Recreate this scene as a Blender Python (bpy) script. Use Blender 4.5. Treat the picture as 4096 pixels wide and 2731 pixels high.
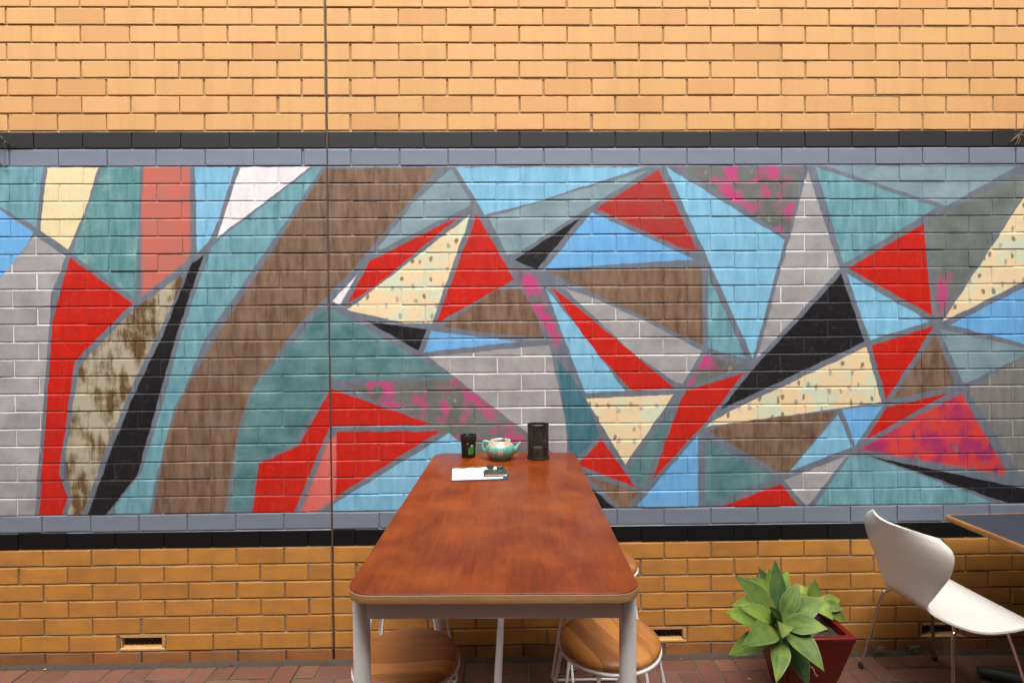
import bpy, bmesh, math, random
from mathutils import Vector, Matrix, noise as mnoise

# ------------------------------------------------------------------ camera, sky, sun, exposure
SC = bpy.context.scene
COL = SC.collection
for _o in list(bpy.data.objects):
    bpy.data.objects.remove(_o)

cam_d = bpy.data.cameras.new("camera")
cam_d.sensor_fit = 'HORIZONTAL'
cam_d.sensor_width = 36.0
cam_d.lens = 36.0 * 2200.0 / 4096.0
cam_d.clip_start = 0.05
cam_d.clip_end = 500
cam = bpy.data.objects.new("camera", cam_d)
COL.objects.link(cam)
RIGHT = Vector((0.99985, -0.01593, -0.00737))
FWD = Vector((0.01580, 0.99971, -0.01836))
UP = Vector((0.00766, 0.01824, 0.99980))
m3 = Matrix((RIGHT, UP, -FWD)).transposed()
cam.matrix_world = Matrix.Translation((0.871, -2.769, 1.666)) @ m3.to_4x4()
SC.camera = cam

BLD_H = 7.0
SUN_ELEV, SUN_AZ = math.radians(63), math.radians(176)   # azimuth measured clockwise from +Y
world = bpy.data.worlds.new("World")
SC.world = world
world.use_nodes = True
wn = world.node_tree.nodes
wl = world.node_tree.links
wn.clear()
w_out = wn.new('ShaderNodeOutputWorld')
w_bg = wn.new('ShaderNodeBackground')
w_sky = wn.new('ShaderNodeTexSky')
w_sky.sky_type = 'NISHITA'
w_sky.sun_disc = False
w_sky.sun_elevation = SUN_ELEV
w_sky.sun_rotation = SUN_AZ
w_sky.air_density = 1.0
w_sky.dust_density = 4.0
w_sky.ozone_density = 1.0
w_hsv = wn.new('ShaderNodeHueSaturation')       # overcast: nearly neutral sky
w_hsv.inputs['Saturation'].default_value = 0.22
wl.new(w_sky.outputs[0], w_hsv.inputs['Color'])
wl.new(w_hsv.outputs[0], w_bg.inputs['Color'])
w_bg.inputs['Strength'].default_value = 0.15
wl.new(w_bg.outputs[0], w_out.inputs['Surface'])

sun_d = bpy.data.lights.new("sun", 'SUN')
sun_d.energy = 0.5
sun_d.angle = math.radians(34)
sun_d.color = (1.0, 0.95, 0.87)
sun = bpy.data.objects.new("sun", sun_d)
COL.objects.link(sun)
_dir = Vector((math.sin(SUN_AZ) * math.cos(SUN_ELEV), math.cos(SUN_AZ) * math.cos(SUN_ELEV), math.sin(SUN_ELEV)))
sun.rotation_euler = _dir.to_track_quat('Z', 'Y').to_euler()
sun.location = (0, -3, 8)

SC.view_settings.view_transform = 'Standard'
SC.view_settings.look = 'None'
SC.view_settings.exposure = 2.04
SC.view_settings.gamma = 1.0
SC.view_settings.use_curve_mapping = False

# ------------------------------------------------------------------ helpers
rng = random.Random(7)


def thing(name, label, cat, loc=(0, 0, 0), rotz=0.0, group=None):
    o = bpy.data.objects.new(name, None)
    o.empty_display_size = 0.05
    COL.objects.link(o)
    o.location = loc
    o.rotation_euler = (0, 0, rotz)
    o['label'] = label
    o['category'] = cat
    if group:
        o['group'] = group
    return o


def tag(o, label, cat, group=None):
    o['label'] = label
    o['category'] = cat
    if group:
        o['group'] = group
    return o


def obj(name, bm, mats, parent=None, smooth=30, loc=None, rot=None, kind=None):
    me = bpy.data.meshes.new(name)
    bm.normal_update()
    bm.to_mesh(me)
    bm.free()
    for m in (mats if isinstance(mats, (list, tuple)) else [mats]):
        me.materials.append(m)
    if smooth:
        for p in me.polygons:
            p.use_smooth = True
        me.set_sharp_from_angle(angle=math.radians(smooth))
    o = bpy.data.objects.new(name, me)
    COL.objects.link(o)
    if parent:
        o.parent = parent
    if loc is not None:
        o.location = loc
    if rot is not None:
        o.rotation_euler = rot
    if kind:
        o['kind'] = kind
    return o


def dup(root, loc, rotz, label, group=None):
    r = root.copy()
    COL.objects.link(r)
    r.location = loc
    r.rotation_euler = (0, 0, rotz)
    r['label'] = label
    if group:
        r['group'] = group
    for ch in list(root.children):
        c = ch.copy()
        COL.objects.link(c)
        c.parent = r
        for g in ch.children:
            d = g.copy()
            COL.objects.link(d)
            d.parent = c
    return r


def box(bm, x0, x1, y0, y1, z0, z1, bev=0.0, seg=1, mi=0):
    vs = [bm.verts.new((x, y, z)) for z in (z0, z1) for y in (y0, y1) for x in (x0, x1)]
    fs = [(0, 2, 3, 1), (4, 5, 7, 6), (0, 1, 5, 4), (2, 6, 7, 3), (0, 4, 6, 2), (1, 3, 7, 5)]
    faces = [bm.faces.new([vs[i] for i in f]) for f in fs]
    for f in faces:
        f.material_index = mi
    if bev > 0:
        es = list({e for f in faces for e in f.edges})
        bmesh.ops.bevel(bm, geom=es, offset=bev, segments=seg, affect='EDGES', profile=0.5)
    return faces


def catmull(pts, n=8):
    P = [Vector(p) for p in pts]
    P = [P[0] * 2 - P[1]] + P + [P[-1] * 2 - P[-2]]
    out = []
    for i in range(1, len(P) - 2):
        for k in range(n):
            t = k / n
            a, b, c, d = P[i - 1], P[i], P[i + 1], P[i + 2]
            out.append(0.5 * ((2 * b) + (c - a) * t + (2 * a - 5 * b + 4 * c - d) * t * t + (3 * b - a - 3 * c + d) * t ** 3))
    out.append(P[-2].copy())
    return out


def tube(bm, pts, r, n=10, closed=False, caps=True):
    P = [Vector(p) for p in pts]
    R = r if isinstance(r, (list, tuple)) else [r] * len(P)
    rings = []
    prev = None
    N = len(P)
    for i, p in enumerate(P):
        if closed:
            t = (P[(i + 1) % N] - P[i - 1]).normalized()
        else:
            t = (P[min(i + 1, N - 1)] - P[max(i - 1, 0)]).normalized()
        if prev is None:
            u = Vector((0, 0, 1)) if abs(t.z) < 0.9 else Vector((1, 0, 0))
            u = (u - t * u.dot(t)).normalized()
        else:
            u = (prev - t * prev.dot(t)).normalized()
        prev = u
        v = t.cross(u)
        rings.append([bm.verts.new(p + (u * math.cos(2 * math.pi * k / n) + v * math.sin(2 * math.pi * k / n)) * R[i]) for k in range(n)])
    M = N if closed else N - 1
    for i in range(M):
        a, b = rings[i], rings[(i + 1) % N]
        for k in range(n):
            bm.faces.new((a[k], a[(k + 1) % n], b[(k + 1) % n], b[k]))
    if caps and not closed:
        bm.faces.new(list(reversed(rings[0])))
        bm.faces.new(rings[-1])
    return rings


def lathe(bm, prof, n=32, cx=0.0, cy=0.0, close=False):
    rings = []
    for r, z in prof:
        if r < 1e-6:
            rings.append([bm.verts.new((cx, cy, z))])
        else:
            rings.append([bm.verts.new((cx + r * math.cos(2 * math.pi * k / n), cy + r * math.sin(2 * math.pi * k / n), z)) for k in range(n)])
    for i in range(len(rings) - 1):
        a, b = rings[i], rings[i + 1]
        for k in range(n):
            k2 = (k + 1) % n
            if len(a) == 1 and len(b) == 1:
                continue
            if len(a) == 1:
                bm.faces.new((a[0], b[k2], b[k]))
            elif len(b) == 1:
                bm.faces.new((a[k], a[k2], b[0]))
            else:
                bm.faces.new((a[k], a[k2], b[k2], b[k]))


def rrect(w, l, r, n=8):
    pts = []
    for cx, cy, a0 in ((w / 2 - r, l / 2 - r, 0), (-w / 2 + r, l / 2 - r, 90), (-w / 2 + r, -l / 2 + r, 180), (w / 2 - r, -l / 2 + r, 270)):
        for k in range(n + 1):
            a = math.radians(a0 + 90 * k / n)
            pts.append((cx + r * math.cos(a), cy + r * math.sin(a)))
    return pts


def slab(bm, outline, prof):
    """outline: CCW 2D loop; prof: list of (inset, z) from bottom to top; caps both ends."""
    N = len(outline)
    O = [Vector((p[0], p[1])) for p in outline]
    nrm = []
    for i in range(N):
        t = (O[(i + 1) % N] - O[i - 1]).normalized()
        nrm.append(Vector((t.y, -t.x)))
    rings = [[bm.verts.new((O[i].x - nrm[i].x * ins, O[i].y - nrm[i].y * ins, z)) for i in range(N)] for ins, z in prof]
    for a, b in zip(rings, rings[1:]):
        for i in range(N):
            bm.faces.new((a[i], a[(i + 1) % N], b[(i + 1) % N], b[i]))
    bm.faces.new(list(reversed(rings[0])))
    bm.faces.new(rings[-1])


# ------------------------------------------------------------------ node helpers
class NT:
    def __init__(self, name):
        self.m = bpy.data.materials.new(name)
        self.m.use_nodes = True
        self.t = self.m.node_tree
        self.t.nodes.clear()
        self.out = self.t.nodes.new('ShaderNodeOutputMaterial')
        self.b = self.t.nodes.new('ShaderNodeBsdfPrincipled')
        self.t.links.new(self.b.outputs[0], self.out.inputs['Surface'])

    def n(self, typ, **kw):
        nd = self.t.nodes.new('ShaderNode' + typ)
        for k, v in kw.items():
            setattr(nd, k, v)
        return nd

    def link(self, a, b):
        self.t.links.new(a, b)

    def set(self, sock, v):
        if hasattr(v, 'is_output') or isinstance(v, bpy.types.NodeSocket):
            self.t.links.new(v, sock)
        else:
            sock.default_value = v

    def math(self, op, a, b=None, c=None, clamp=False):
        nd = self.n('Math', operation=op, use_clamp=clamp)
        self.set(nd.inputs[0], a)
        if b is not None:
            self.set(nd.inputs[1], b)
        if c is not None:
            self.set(nd.inputs[2], c)
        return nd.outputs[0]

    def vmath(self, op, a, b=None):
        nd = self.n('VectorMath', operation=op)
        self.set(nd.inputs[0], a)
        if b is not None:
            self.set(nd.inputs[1], b)
        return nd.outputs['Value'] if op in ('DOT_PRODUCT', 'LENGTH', 'DISTANCE') else nd.outputs['Vector']

    def mix(self, f, a, b, mode='MIX'):
        nd = self.n('MixRGB', blend_type=mode)
        self.set(nd.inputs[0], f)
        self.set(nd.inputs[1], a if not isinstance(a, tuple) else (*a[:3], 1))
        self.set(nd.inputs[2], b if not isinstance(b, tuple) else (*b[:3], 1))
        return nd.outputs[0]

    def noise(self, vec, scale, detail=3, rough=0.55, stretch=None, dist=0.0):
        if stretch:
            vec = self.vmath('MULTIPLY', vec, stretch)
        nd = self.n('TexNoise')
        self.link(vec, nd.inputs['Vector'])
        nd.inputs['Scale'].default_value = scale
        nd.inputs['Detail'].default_value = detail
        nd.inputs['Roughness'].default_value = rough
        nd.inputs['Distortion'].default_value = dist
        return nd.outputs['Fac']

    def step(self, v, lo, hi):
        nd = self.n('MapRange', clamp=True)
        self.link(v, nd.inputs['Value'])
        nd.inputs['From Min'].default_value = lo
        nd.inputs['From Max'].default_value = hi
        return nd.outputs[0]

    def bump(self, h, strength, dist):
        nd = self.n('Bump')
        nd.inputs['Strength'].default_value = strength
        nd.inputs['Distance'].default_value = dist
        self.link(h, nd.inputs['Height'])
        self.link(nd.outputs[0], self.b.inputs['Normal'])
        return nd

    def pos(self):
        return self.n('NewGeometry').outputs['Position']

    def oco(self):
        return self.n('TexCoord').outputs['Object']

    def rand(self):
        return self.n('ObjectInfo').outputs['Random']

    def fin(self, col, rough=0.6, metal=0.0, spec=None, coat=None):
        self.set(self.b.inputs['Base Color'], (*col[:3], 1) if isinstance(col, tuple) else col)
        self.set(self.b.inputs['Roughness'], rough)
        self.b.inputs['Metallic'].default_value = metal
        if spec is not None:
            self.b.inputs['Specular IOR Level'].default_value = spec
        if coat is not None:
            self.b.inputs['Coat Weight'].default_value = coat
            self.b.inputs['Coat Roughness'].default_value = 0.15
        return self.m


def plain(name, col, rough=0.5, metal=0.0, var=0.12, scale=25.0, spec=None, coat=None, bump=0.0):
    t = NT(name)
    f = t.noise(t.oco(), scale, 4)
    c = t.mix(f, tuple(x * (1 - var) for x in col), tuple(x * (1 + var) for x in col))
    if bump:
        t.bump(t.noise(t.oco(), scale * 12, 3), bump, 0.001)
    r = t.math('MULTIPLY_ADD', f, 0.12, rough - 0.06)
    return t.fin(c, r, metal, spec, coat)

# ------------------------------------------------------------------ mural paint (flat colour cells on grey linework, traced in wall metres)
MURAL = [
    ('teal', [(-1.639,2.317),(-1.435,2.196),(-1.397,2.496),(-1.635,2.497)]),
    ('cream', [(-1.416,2.181),(-1.282,2.091),(-1.204,2.261),(-1.127,2.492),(-1.376,2.492)]),
    ('blue', [(-1.649,1.895),(-1.477,2.122),(-1.45,2.175),(-1.639,2.303)]),
    ('mottle', [(-1.267,2.066),(-0.957,1.843),(-0.919,2.491),(-1.105,2.491)]),
    ('salmon', [(-0.924,1.854),(-0.701,2.03),(-0.681,2.082),(-0.678,2.494),(-0.902,2.495),(-0.919,2.289)]),
    ('sky', [(-0.649,2.067),(-0.593,2.118),(-0.539,2.243),(-0.454,2.49),(-0.652,2.49)]),
    ('white', [(-0.552,2.14),(-0.083,2.489),(-0.429,2.49)]),
    ('teal', [(-0.648,1.9),(-0.435,1.899),(-0.024,2.486),(-0.068,2.487),(-0.534,2.136),(-0.579,2.089)]),
    ('teal', [(-0.756,1.593),(-0.653,1.593),(-0.431,1.904),(-0.648,1.908)]),
    ('teal', [(-0.839,1.289),(-0.781,1.289),(-0.731,1.375),(-0.623,1.63),(-0.745,1.631)]),
    ('teal', [(-0.945,0.973),(-0.86,0.991),(-0.777,1.296),(-0.838,1.297)]),
    ('teal', [(-1.081,0.798),(-1.067,0.765),(-0.912,0.763),(-0.862,0.998),(-0.939,0.985)]),
    ('brown', [(-0.534,1.692),(-0.157,1.705),(0.121,1.981),(0.549,2.485),(-0.006,2.481)]),
    ('brown', [(-0.712,1.4),(-0.399,1.379),(-0.153,1.708),(-0.526,1.703)]),
    ('brown', [(-0.832,1.077),(-0.461,1.2),(-0.39,1.393),(-0.711,1.407),(-0.793,1.204)]),
    ('brown', [(-0.89,0.769),(-0.535,0.765),(-0.458,1.211),(-0.791,1.214),(-0.832,1.077)]),
    ('lgrey', [(-1.65,1.873),(-1.37,1.872),(-1.293,2.055),(-1.447,2.155),(-1.649,1.91)]),
    ('lgrey', [(-1.677,0.761),(-1.477,0.759),(-1.367,1.878),(-1.649,1.888)]),
    ('red', [(-1.385,1.524),(-1.264,1.531),(-0.972,1.82),(-1.275,2.048),(-1.369,1.724)]),
    ('red', [(-1.437,0.971),(-1.353,0.97),(-1.262,1.538),(-1.384,1.532)]),
    ('red', [(-1.455,0.763),(-1.341,0.761),(-1.312,0.854),(-1.352,0.974),(-1.435,1.005)]),
    ('beige', [(-1.243,1.49),(-0.973,1.428),(-0.733,1.897),(-0.72,1.964),(-0.966,1.788),(-1.22,1.53)]),
    ('beige', [(-1.32,0.97),(-1.173,0.964),(-0.971,1.432),(-1.243,1.497),(-1.314,1.085)]),
    ('beige', [(-1.32,0.977),(-1.286,0.842),(-1.213,0.845),(-1.158,0.975)]),
    ('beige', [(-1.314,0.761),(-1.244,0.76),(-1.21,0.852),(-1.286,0.853)]),
    ('black', [(-0.834,1.643),(-0.764,1.643),(-0.616,2.059),(-0.675,2.015)]),
    ('black', [(-1.214,0.763),(-1.126,0.762),(-0.967,0.959),(-0.763,1.645),(-0.833,1.646),(-0.959,1.399),(-1.074,1.132)]),
    ('dteal', [(-0.346,1.426),(0.606,1.437),(-0.004,1.796),(-0.083,1.73)]),
    ('dteal', [(-0.47,1.069),(-0.192,1.103),(-0.017,1.383),(0.001,1.446),(-0.342,1.441),(-0.392,1.367),(-0.431,1.245)]),
    ('dteal', [(-0.481,0.986),(-0.356,1.033),(-0.189,1.112),(-0.468,1.106)]),
    ('dteal', [(-0.507,0.766),(-0.42,0.765),(-0.354,1.034),(-0.474,1.046)]),
    ('pinkspot', [(0.061,1.411),(0.842,1.009),(1.136,1.006),(1.136,1.04),(0.621,1.429)]),
    ('red', [(-0.106,1.195),(0.518,1.198),(0.005,1.384)]),
    ('red', [(-0.105,1.192),(-0.005,1.191),(0.005,1.384)]),
    ('red', [(-0.166,1.092),(-0.104,0.967),(-0.002,1.199),(-0.105,1.201)]),
    ('red', [(-0.36,1.012),(-0.103,0.965),(-0.162,1.099)]),
    ('red', [(-0.397,0.763),(-0.189,0.76),(-0.103,0.971),(-0.36,1.015)]),
    ('salmon2', [(-0.156,0.76),(-0.089,0.759),(0.026,0.837),(0.03,1.146),(-0.008,1.131)]),
    ('red', [(0.023,0.841),(0.551,1.168),(0.027,1.168)]),
    ('sky', [(0.008,0.77),(0.825,0.759),(0.827,0.956),(0.596,1.156),(0.009,0.804)]),
    ('dgrey', [(0.648,1.147),(0.825,0.759),(1.135,0.756),(1.136,1.013)]),
    ('lgrey', [(0.495,1.542),(1.136,1.036),(1.193,1.035),(1.183,1.214),(1.102,1.595)]),
    ('blue', [(0.469,1.564),(0.945,1.614),(0.511,1.67)]),
    ('black', [(0.184,1.724),(0.442,1.574),(0.489,1.677)]),
    ('spot', [(0.088,1.778),(0.363,1.715),(0.512,1.709),(0.71,2.249)]),
    ('red', [(0.093,1.814),(0.246,1.906),(0.666,2.252),(0.206,2.022)]),
    ('white', [(0.016,1.822),(0.055,1.802),(0.137,1.95)]),
    ('red', [(0.532,1.708),(0.928,1.924),(0.744,2.253)]),
    ('brown', [(0.564,1.692),(0.81,1.656),(1.076,1.632),(1.013,1.804),(0.954,1.883),(0.842,1.876)]),
    ('mteal', [(0.244,2.085),(0.263,2.081),(0.707,2.294),(0.707,2.327),(0.616,2.481),(0.444,2.328)]),
    ('sky', [(0.642,2.487),(0.785,2.251),(1.069,2.322),(1.579,2.484)]),
    ('mteal', [(0.803,2.236),(0.895,2.048),(0.963,2.07),(1.609,2.473)]),
    ('red2', [(1.342,2.279),(1.759,2.083),(1.856,2.063),(1.66,2.474)]),
    ('blue', [(1.082,1.977),(1.837,2.023),(1.32,2.26)]),
    ('black', [(0.929,2.025),(1.041,1.976),(1.267,2.238)]),
    ('brown', [(1.112,1.959),(1.881,1.588),(1.876,1.983),(1.615,1.984)]),
    ('lgrey', [(1.179,1.88),(1.524,1.553),(1.743,1.402),(1.777,1.392),(1.879,1.558),(1.615,1.699),(1.336,1.828)]),
    ('red', [(1.111,1.888),(1.305,1.592),(1.522,1.361),(1.736,1.374),(1.208,1.818)]),
    ('sky', [(1.087,1.879),(1.283,1.352),(1.485,1.362),(1.253,1.675)]),
    ('pink', [(0.94,1.971),(1.006,1.812),(1.14,1.594),(1.159,1.631),(1.029,1.95)]),
    ('ddteal', [(1.139,1.53),(1.204,1.065),(1.234,1.027),(1.356,1.132),(1.296,1.299),(1.221,1.427)]),
    ('spot', [(1.286,1.323),(1.485,0.988),(1.733,1.341)]),
    ('red', [(1.242,0.989),(1.537,0.871),(1.367,1.118)]),
    ('brown', [(1.294,0.928),(1.46,0.773),(1.494,0.765),(1.552,0.849)]),
    ('black', [(1.286,0.76),(1.438,0.761),(1.287,0.89)]),
    ('dteal', [(1.503,0.952),(1.569,0.863),(1.687,1.15),(1.721,1.274)]),
    ('red', [(1.623,0.909),(1.902,1.206),(2.094,1.449),(1.796,1.358),(1.765,1.304)]),
    ('blue', [(1.54,0.771),(1.857,0.767),(1.856,1.134)]),
    ('dteal', [(1.894,0.77),(2.253,0.908),(1.896,1.107)]),
    ('brown', [(1.913,1.153),(2.275,0.94),(2.321,0.935),(2.565,1.247),(2.069,1.204)]),
    ('sky', [(2.329,0.943),(2.648,1.065),(2.575,1.23)]),
    ('blue', [(2.596,1.258),(2.666,1.071),(2.803,1.27)]),
    ('red', [(2.715,1.098),(3.149,1.337),(2.826,1.264)]),
    ('opink', [(2.685,1.053),(3.426,0.915),(3.445,0.934),(3.212,1.332),(2.972,1.214)]),
    ('mgrey', [(3.239,1.355),(3.515,0.918),(3.594,0.809),(3.587,1.544)]),
    ('black', [(2.744,1.016),(3.478,0.758),(3.595,0.744),(3.594,0.828)]),
    ('teal', [(2.456,0.765),(3.4,0.766),(2.743,1.011),(2.636,1.017)]),
    ('lgrey', [(2.298,0.897),(2.416,0.762),(2.624,1.021)]),
    ('red', [(1.962,0.76),(2.372,0.761),(2.283,0.879)]),
    ('spot', [(1.894,1.176),(2.797,1.29),(2.719,1.574),(1.993,1.239)]),
    ('black', [(1.972,1.262),(2.709,1.601),(2.589,1.946),(2.13,1.457)]),
    ('lgrey', [(2.157,1.517),(2.58,1.971),(2.415,2.464)]),
    ('pinkspot', [(1.76,2.487),(2.273,2.161),(2.319,2.145),(2.39,2.485)]),
    ('sky', [(1.696,2.487),(2.136,1.522),(2.299,2.117)]),
    ('teal', [(1.906,1.575),(2.103,1.518),(1.909,1.938)]),
    ('pinkspot', [(1.796,1.381),(2.099,1.48),(1.894,1.539)]),
    ('teal', [(2.456,2.483),(2.601,1.998),(3.077,2.278)]),
    ('mteal', [(2.516,2.486),(3.126,2.285),(3.485,2.483)]),
    ('red', [(2.625,1.974),(3.057,1.729),(3.008,2.198)]),
    ('dgreen', [(3.029,2.214),(3.073,1.745),(3.115,1.745),(3.578,2.419),(3.577,2.479)]),
    ('pink2', [(3.076,1.753),(3.115,1.753),(3.152,1.942),(3.09,1.934)]),
    ('spot', [(3.111,1.7),(3.583,1.928),(3.578,2.408)]),
    ('blue', [(3.148,1.683),(3.586,1.571),(3.583,1.894)]),
    ('sky', [(2.617,1.946),(2.737,1.609),(3.041,1.7)]),
    ('red', [(2.745,1.581),(2.822,1.303),(3.066,1.677)]),
    ('brown', [(2.853,1.305),(3.179,1.372),(3.076,1.638)]),
    ('mteal', [(3.095,1.662),(3.214,1.395),(3.233,1.383),(3.587,1.55)]),
]

ROW = 0.086607
Z0 = 2.6682                      # joint above the charcoal course
zk = lambda k: Z0 - k * ROW      # joint above course k
M_TOP, M_BOT = zk(2), zk(22)
CUTS = [-0.95, -0.40, 0.30, 1.00, 1.65, 2.25, 2.85]


def zone_of(x):
    return sum(x > c for c in CUTS)


def mural_material(zi, joint=False):
    lo = -9 if zi == 0 else CUTS[zi - 1]
    hi = 9 if zi == len(CUTS) else CUTS[zi]
    cells = [(k, h) for k, h in MURAL if min(p[0] for p in h) < hi + 0.14 and max(p[0] for p in h) > lo - 0.14]
    t = NT(("mural_joint_paint_%d" if joint else "mural_paint_%d") % zi)
    P0 = t.pos()
    wob = t.n('TexNoise')
    t.link(P0, wob.inputs['Vector'])
    wob.inputs['Scale'].default_value = 14
    wob.inputs['Detail'].default_value = 3
    off = t.vmath('MULTIPLY', t.vmath('SUBTRACT', wob.outputs['Color'], (0.5, 0.5, 0.5)), (0.016, 0.0, 0.016))
    P = t.vmath('ADD', P0, off)
    sep = t.n('SeparateXYZ')
    t.link(P, sep.inputs[0])
    com = t.n('CombineXYZ')
    t.link(sep.outputs['X'], com.inputs['X'])
    com.inputs['Y'].default_value = 1.0
    t.link(sep.outputs['Z'], com.inputs['Z'])
    Q = com.outputs[0]
    blot = t.noise(P0, 7.0, 5, 0.6)
    strk = t.noise(P0, 1.0, 5, 0.62, stretch=(26.0, 1.0, 5.5))
    fine = t.noise(P0, 38.0, 3, 0.6)
    cache = {}

    def spots():
        v = t.n('TexVoronoi', voronoi_dimensions='2D')
        sv = t.n('SeparateXYZ')
        t.link(t.vmath('ADD', P0, t.vmath('MULTIPLY', off, (2.0, 0, 2.0))), sv.inputs[0])
        cv = t.n('CombineXYZ')
        t.link(sv.outputs['X'], cv.inputs['X'])
        t.link(t.math('MULTIPLY', sv.outputs['Z'], .62), cv.inputs['Y'])
        t.link(cv.outputs[0], v.inputs['Vector'])
        v.inputs['Scale'].default_value = 18.0
        v.inputs['Randomness'].default_value = 0.8
        return v

    def kind(k):
        if k in cache:
            return cache[k]
        two = {
            'teal': ((.092, .235, .275), (.195, .385, .445)), 'dteal': ((.042, .135, .140), (.150, .275, .280)),
            'ddteal': ((.035, .125, .16), (.075, .19, .235)), 'sky': ((.155, .385, .56), (.245, .51, .69)),
            'blue': ((.115, .335, .62), (.175, .43, .74)), 'red': ((.44, .012, .006), (.56, .017, .007)),
            'red2': ((.40, .018, .014), (.34, .045, .036)), 'salmon': ((.56, .135, .095), (.42, .15, .12)), 'salmon2': ((.60, .11, .09), (.66, .16, .135)),
            'white': ((.70, .66, .68), (.80, .77, .79)), 'lgrey': ((.255, .245, .25), (.395, .385, .39)), 'mgrey': ((.165, .16, .155), (.235, .225, .21)),
            'black': ((.009, .008, .010), (.014, .013, .015)), 'cream': ((.72, .60, .35), (.78, .65, .40)), 'dgrey': ((.125, .135, .15), (.165, .165, .165)),
            'dgreen': ((.095, .115, .11), (.19, .215, .20)), 'mteal': ((.155, .245, .275), (.25, .345, .375)),
        }
        if joint:                     # the joints kept more of the pale undercoat, most of all in the greys
            two['lgrey'] = ((.62, .61, .61), (.80, .79, .79))
            two['mgrey'] = ((.26, .26, .25), (.42, .41, .40))
        if k in two:
            src = {'dteal': blot, 'mteal': blot, 'lgrey': blot, 'dgreen': blot, 'salmon': blot, 'red2': blot}.get(k, strk)
            f = t.step(src, .32, .68)
            c = t.mix(f, *two[k])
        elif k == 'brown':
            c = t.mix(t.step(strk, .30, .62), (.095, .050, .026), (.225, .140, .092))
            c = t.mix(t.math('MULTIPLY', t.step(blot, .5, .72), .55), c, (.23, .165, .12))
        elif k == 'beige':
            m = t.step(t.math('ADD', t.math('MULTIPLY', strk, .45), t.math('MULTIPLY', blot, .55)), .44, .54)
            c = t.mix(m, (.125, .070, .028), (.40, .36, .255))
        elif k == 'mottle':
            c = t.mix(t.step(strk, .34, .66), (.070, .20, .205), (.15, .31, .32))
            c = t.mix(t.math('MULTIPLY', t.step(blot, .55, .70), .5), c, (.33, .48, .44))
        elif k in ('pinkspot', 'pink', 'pink2'):
            b = t.mix(t.step(blot, .35, .65), (.105, .115, .105), (.17, .175, .17))
            n2 = t.noise(P0, 8.0, 3, 0.55, stretch=(1.15, 1.0, 1.0))
            lo2, hi2 = {'pinkspot': (.485, .61), 'pink': (.42, .52), 'pink2': (.40, .5)}[k]
            c = t.mix(t.step(n2, lo2, hi2), b, (.50, .055, .19))
            if k == 'pinkspot':
                c = t.mix(t.math('MULTIPLY', t.step(n2, .37, .31), .6), c, (.37, .36, .26))
        elif k == 'opink':
            n2 = t.noise(P0, 8.0, 3, 0.5)
            n3 = t.noise(P0, 11.0, 3, 0.5, stretch=(1.3, 1, 0.8))
            c = t.mix(t.step(n2, .42, .55), (.36, .030, .11), (.60, .050, .045))
            c = t.mix(t.step(n3, .60, .68), c, (.21, .045, .12))
            c = t.mix(t.step(n3, .37, .30), c, (.22, .15, .14))
        elif k == 'spot':
            b = t.mix(t.step(blot, .40, .52), (.60, .66, .48), (.78, .60, .36))
            b = t.mix(t.step(fine, .58, .66), b, (.70, .63, .42))
            v = spots()
            s = t.step(t.math('ADD', v.outputs['Distance'], t.math('MULTIPLY', fine, .34)), .365, .29)
            vs = t.n('SeparateXYZ')
            t.link(v.outputs['Color'], vs.inputs[0])
            s = t.math('MULTIPLY', s, t.step(vs.outputs[0], .10, .14))
            d = t.mix(t.step(vs.outputs[1], .55, .63), (.36, .32, .29), (.185, .135, .060))
            c = t.mix(t.math('MULTIPLY', s, .85), b, d)
        cache[k] = c
        return c

    line = t.mix(t.step(strk, .3, .7), (.115, .135, .165), (.175, .195, .235))
    cur = line
    for k, h in cells:
        f = None
        n = len(h)
        for i in range(n):
            (x0, z0), (x1, z1) = h[i], h[(i + 1) % n]
            ex, ez = x1 - x0, z1 - z0
            L = math.hypot(ex, ez)
            nx, nz = -ez / L, ex / L          # inward for CCW
            d = t.vmath('DOT_PRODUCT', Q, (nx, -(nx * x0 + nz * z0), nz))
            f = d if f is None else t.math('MINIMUM', f, d)
        soft = {'salmon': 55, 'pink': 30, 'pink2': 30, 'salmon2': 45, 'opink': 60, 'pinkspot': 90, 'red2': 80, 'dgrey': 50}.get(k, 210)
        f = t.math('MULTIPLY_ADD', f, float(soft), 0.5, clamp=True)
        cur = t.mix(f, cur, kind(k))
    # thin worn film: the paint drags and scuffs a little everywhere
    cur = t.mix(t.math('MULTIPLY', t.step(fine, .56, .78), .26), cur, line)
    cur = t.mix(t.math('MULTIPLY', t.step(t.noise(P0, 2.6, 5, .65), .40, .75), .22), cur, t.mix(.55, cur, (.07, .065, .06)))
    cur = t.mix(t.math('MULTIPLY', t.step(t.noise(P0, 90, 2, .6), .70, .76), .5), cur, (.42, .40, .38))
    if joint:
        cur = t.mix(.045, cur, (.50, .50, .52))
    t.bump(fine, 0.22, 0.0012)
    return t.fin(cur, t.math('MULTIPLY_ADD', blot, .16, .36), spec=0.28)


MURAL_MATS = [mural_material(i) for i in range(len(CUTS) + 1)]
MURAL_JOINTS = [mural_material(i, True) for i in range(len(CUTS) + 1)]


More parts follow.
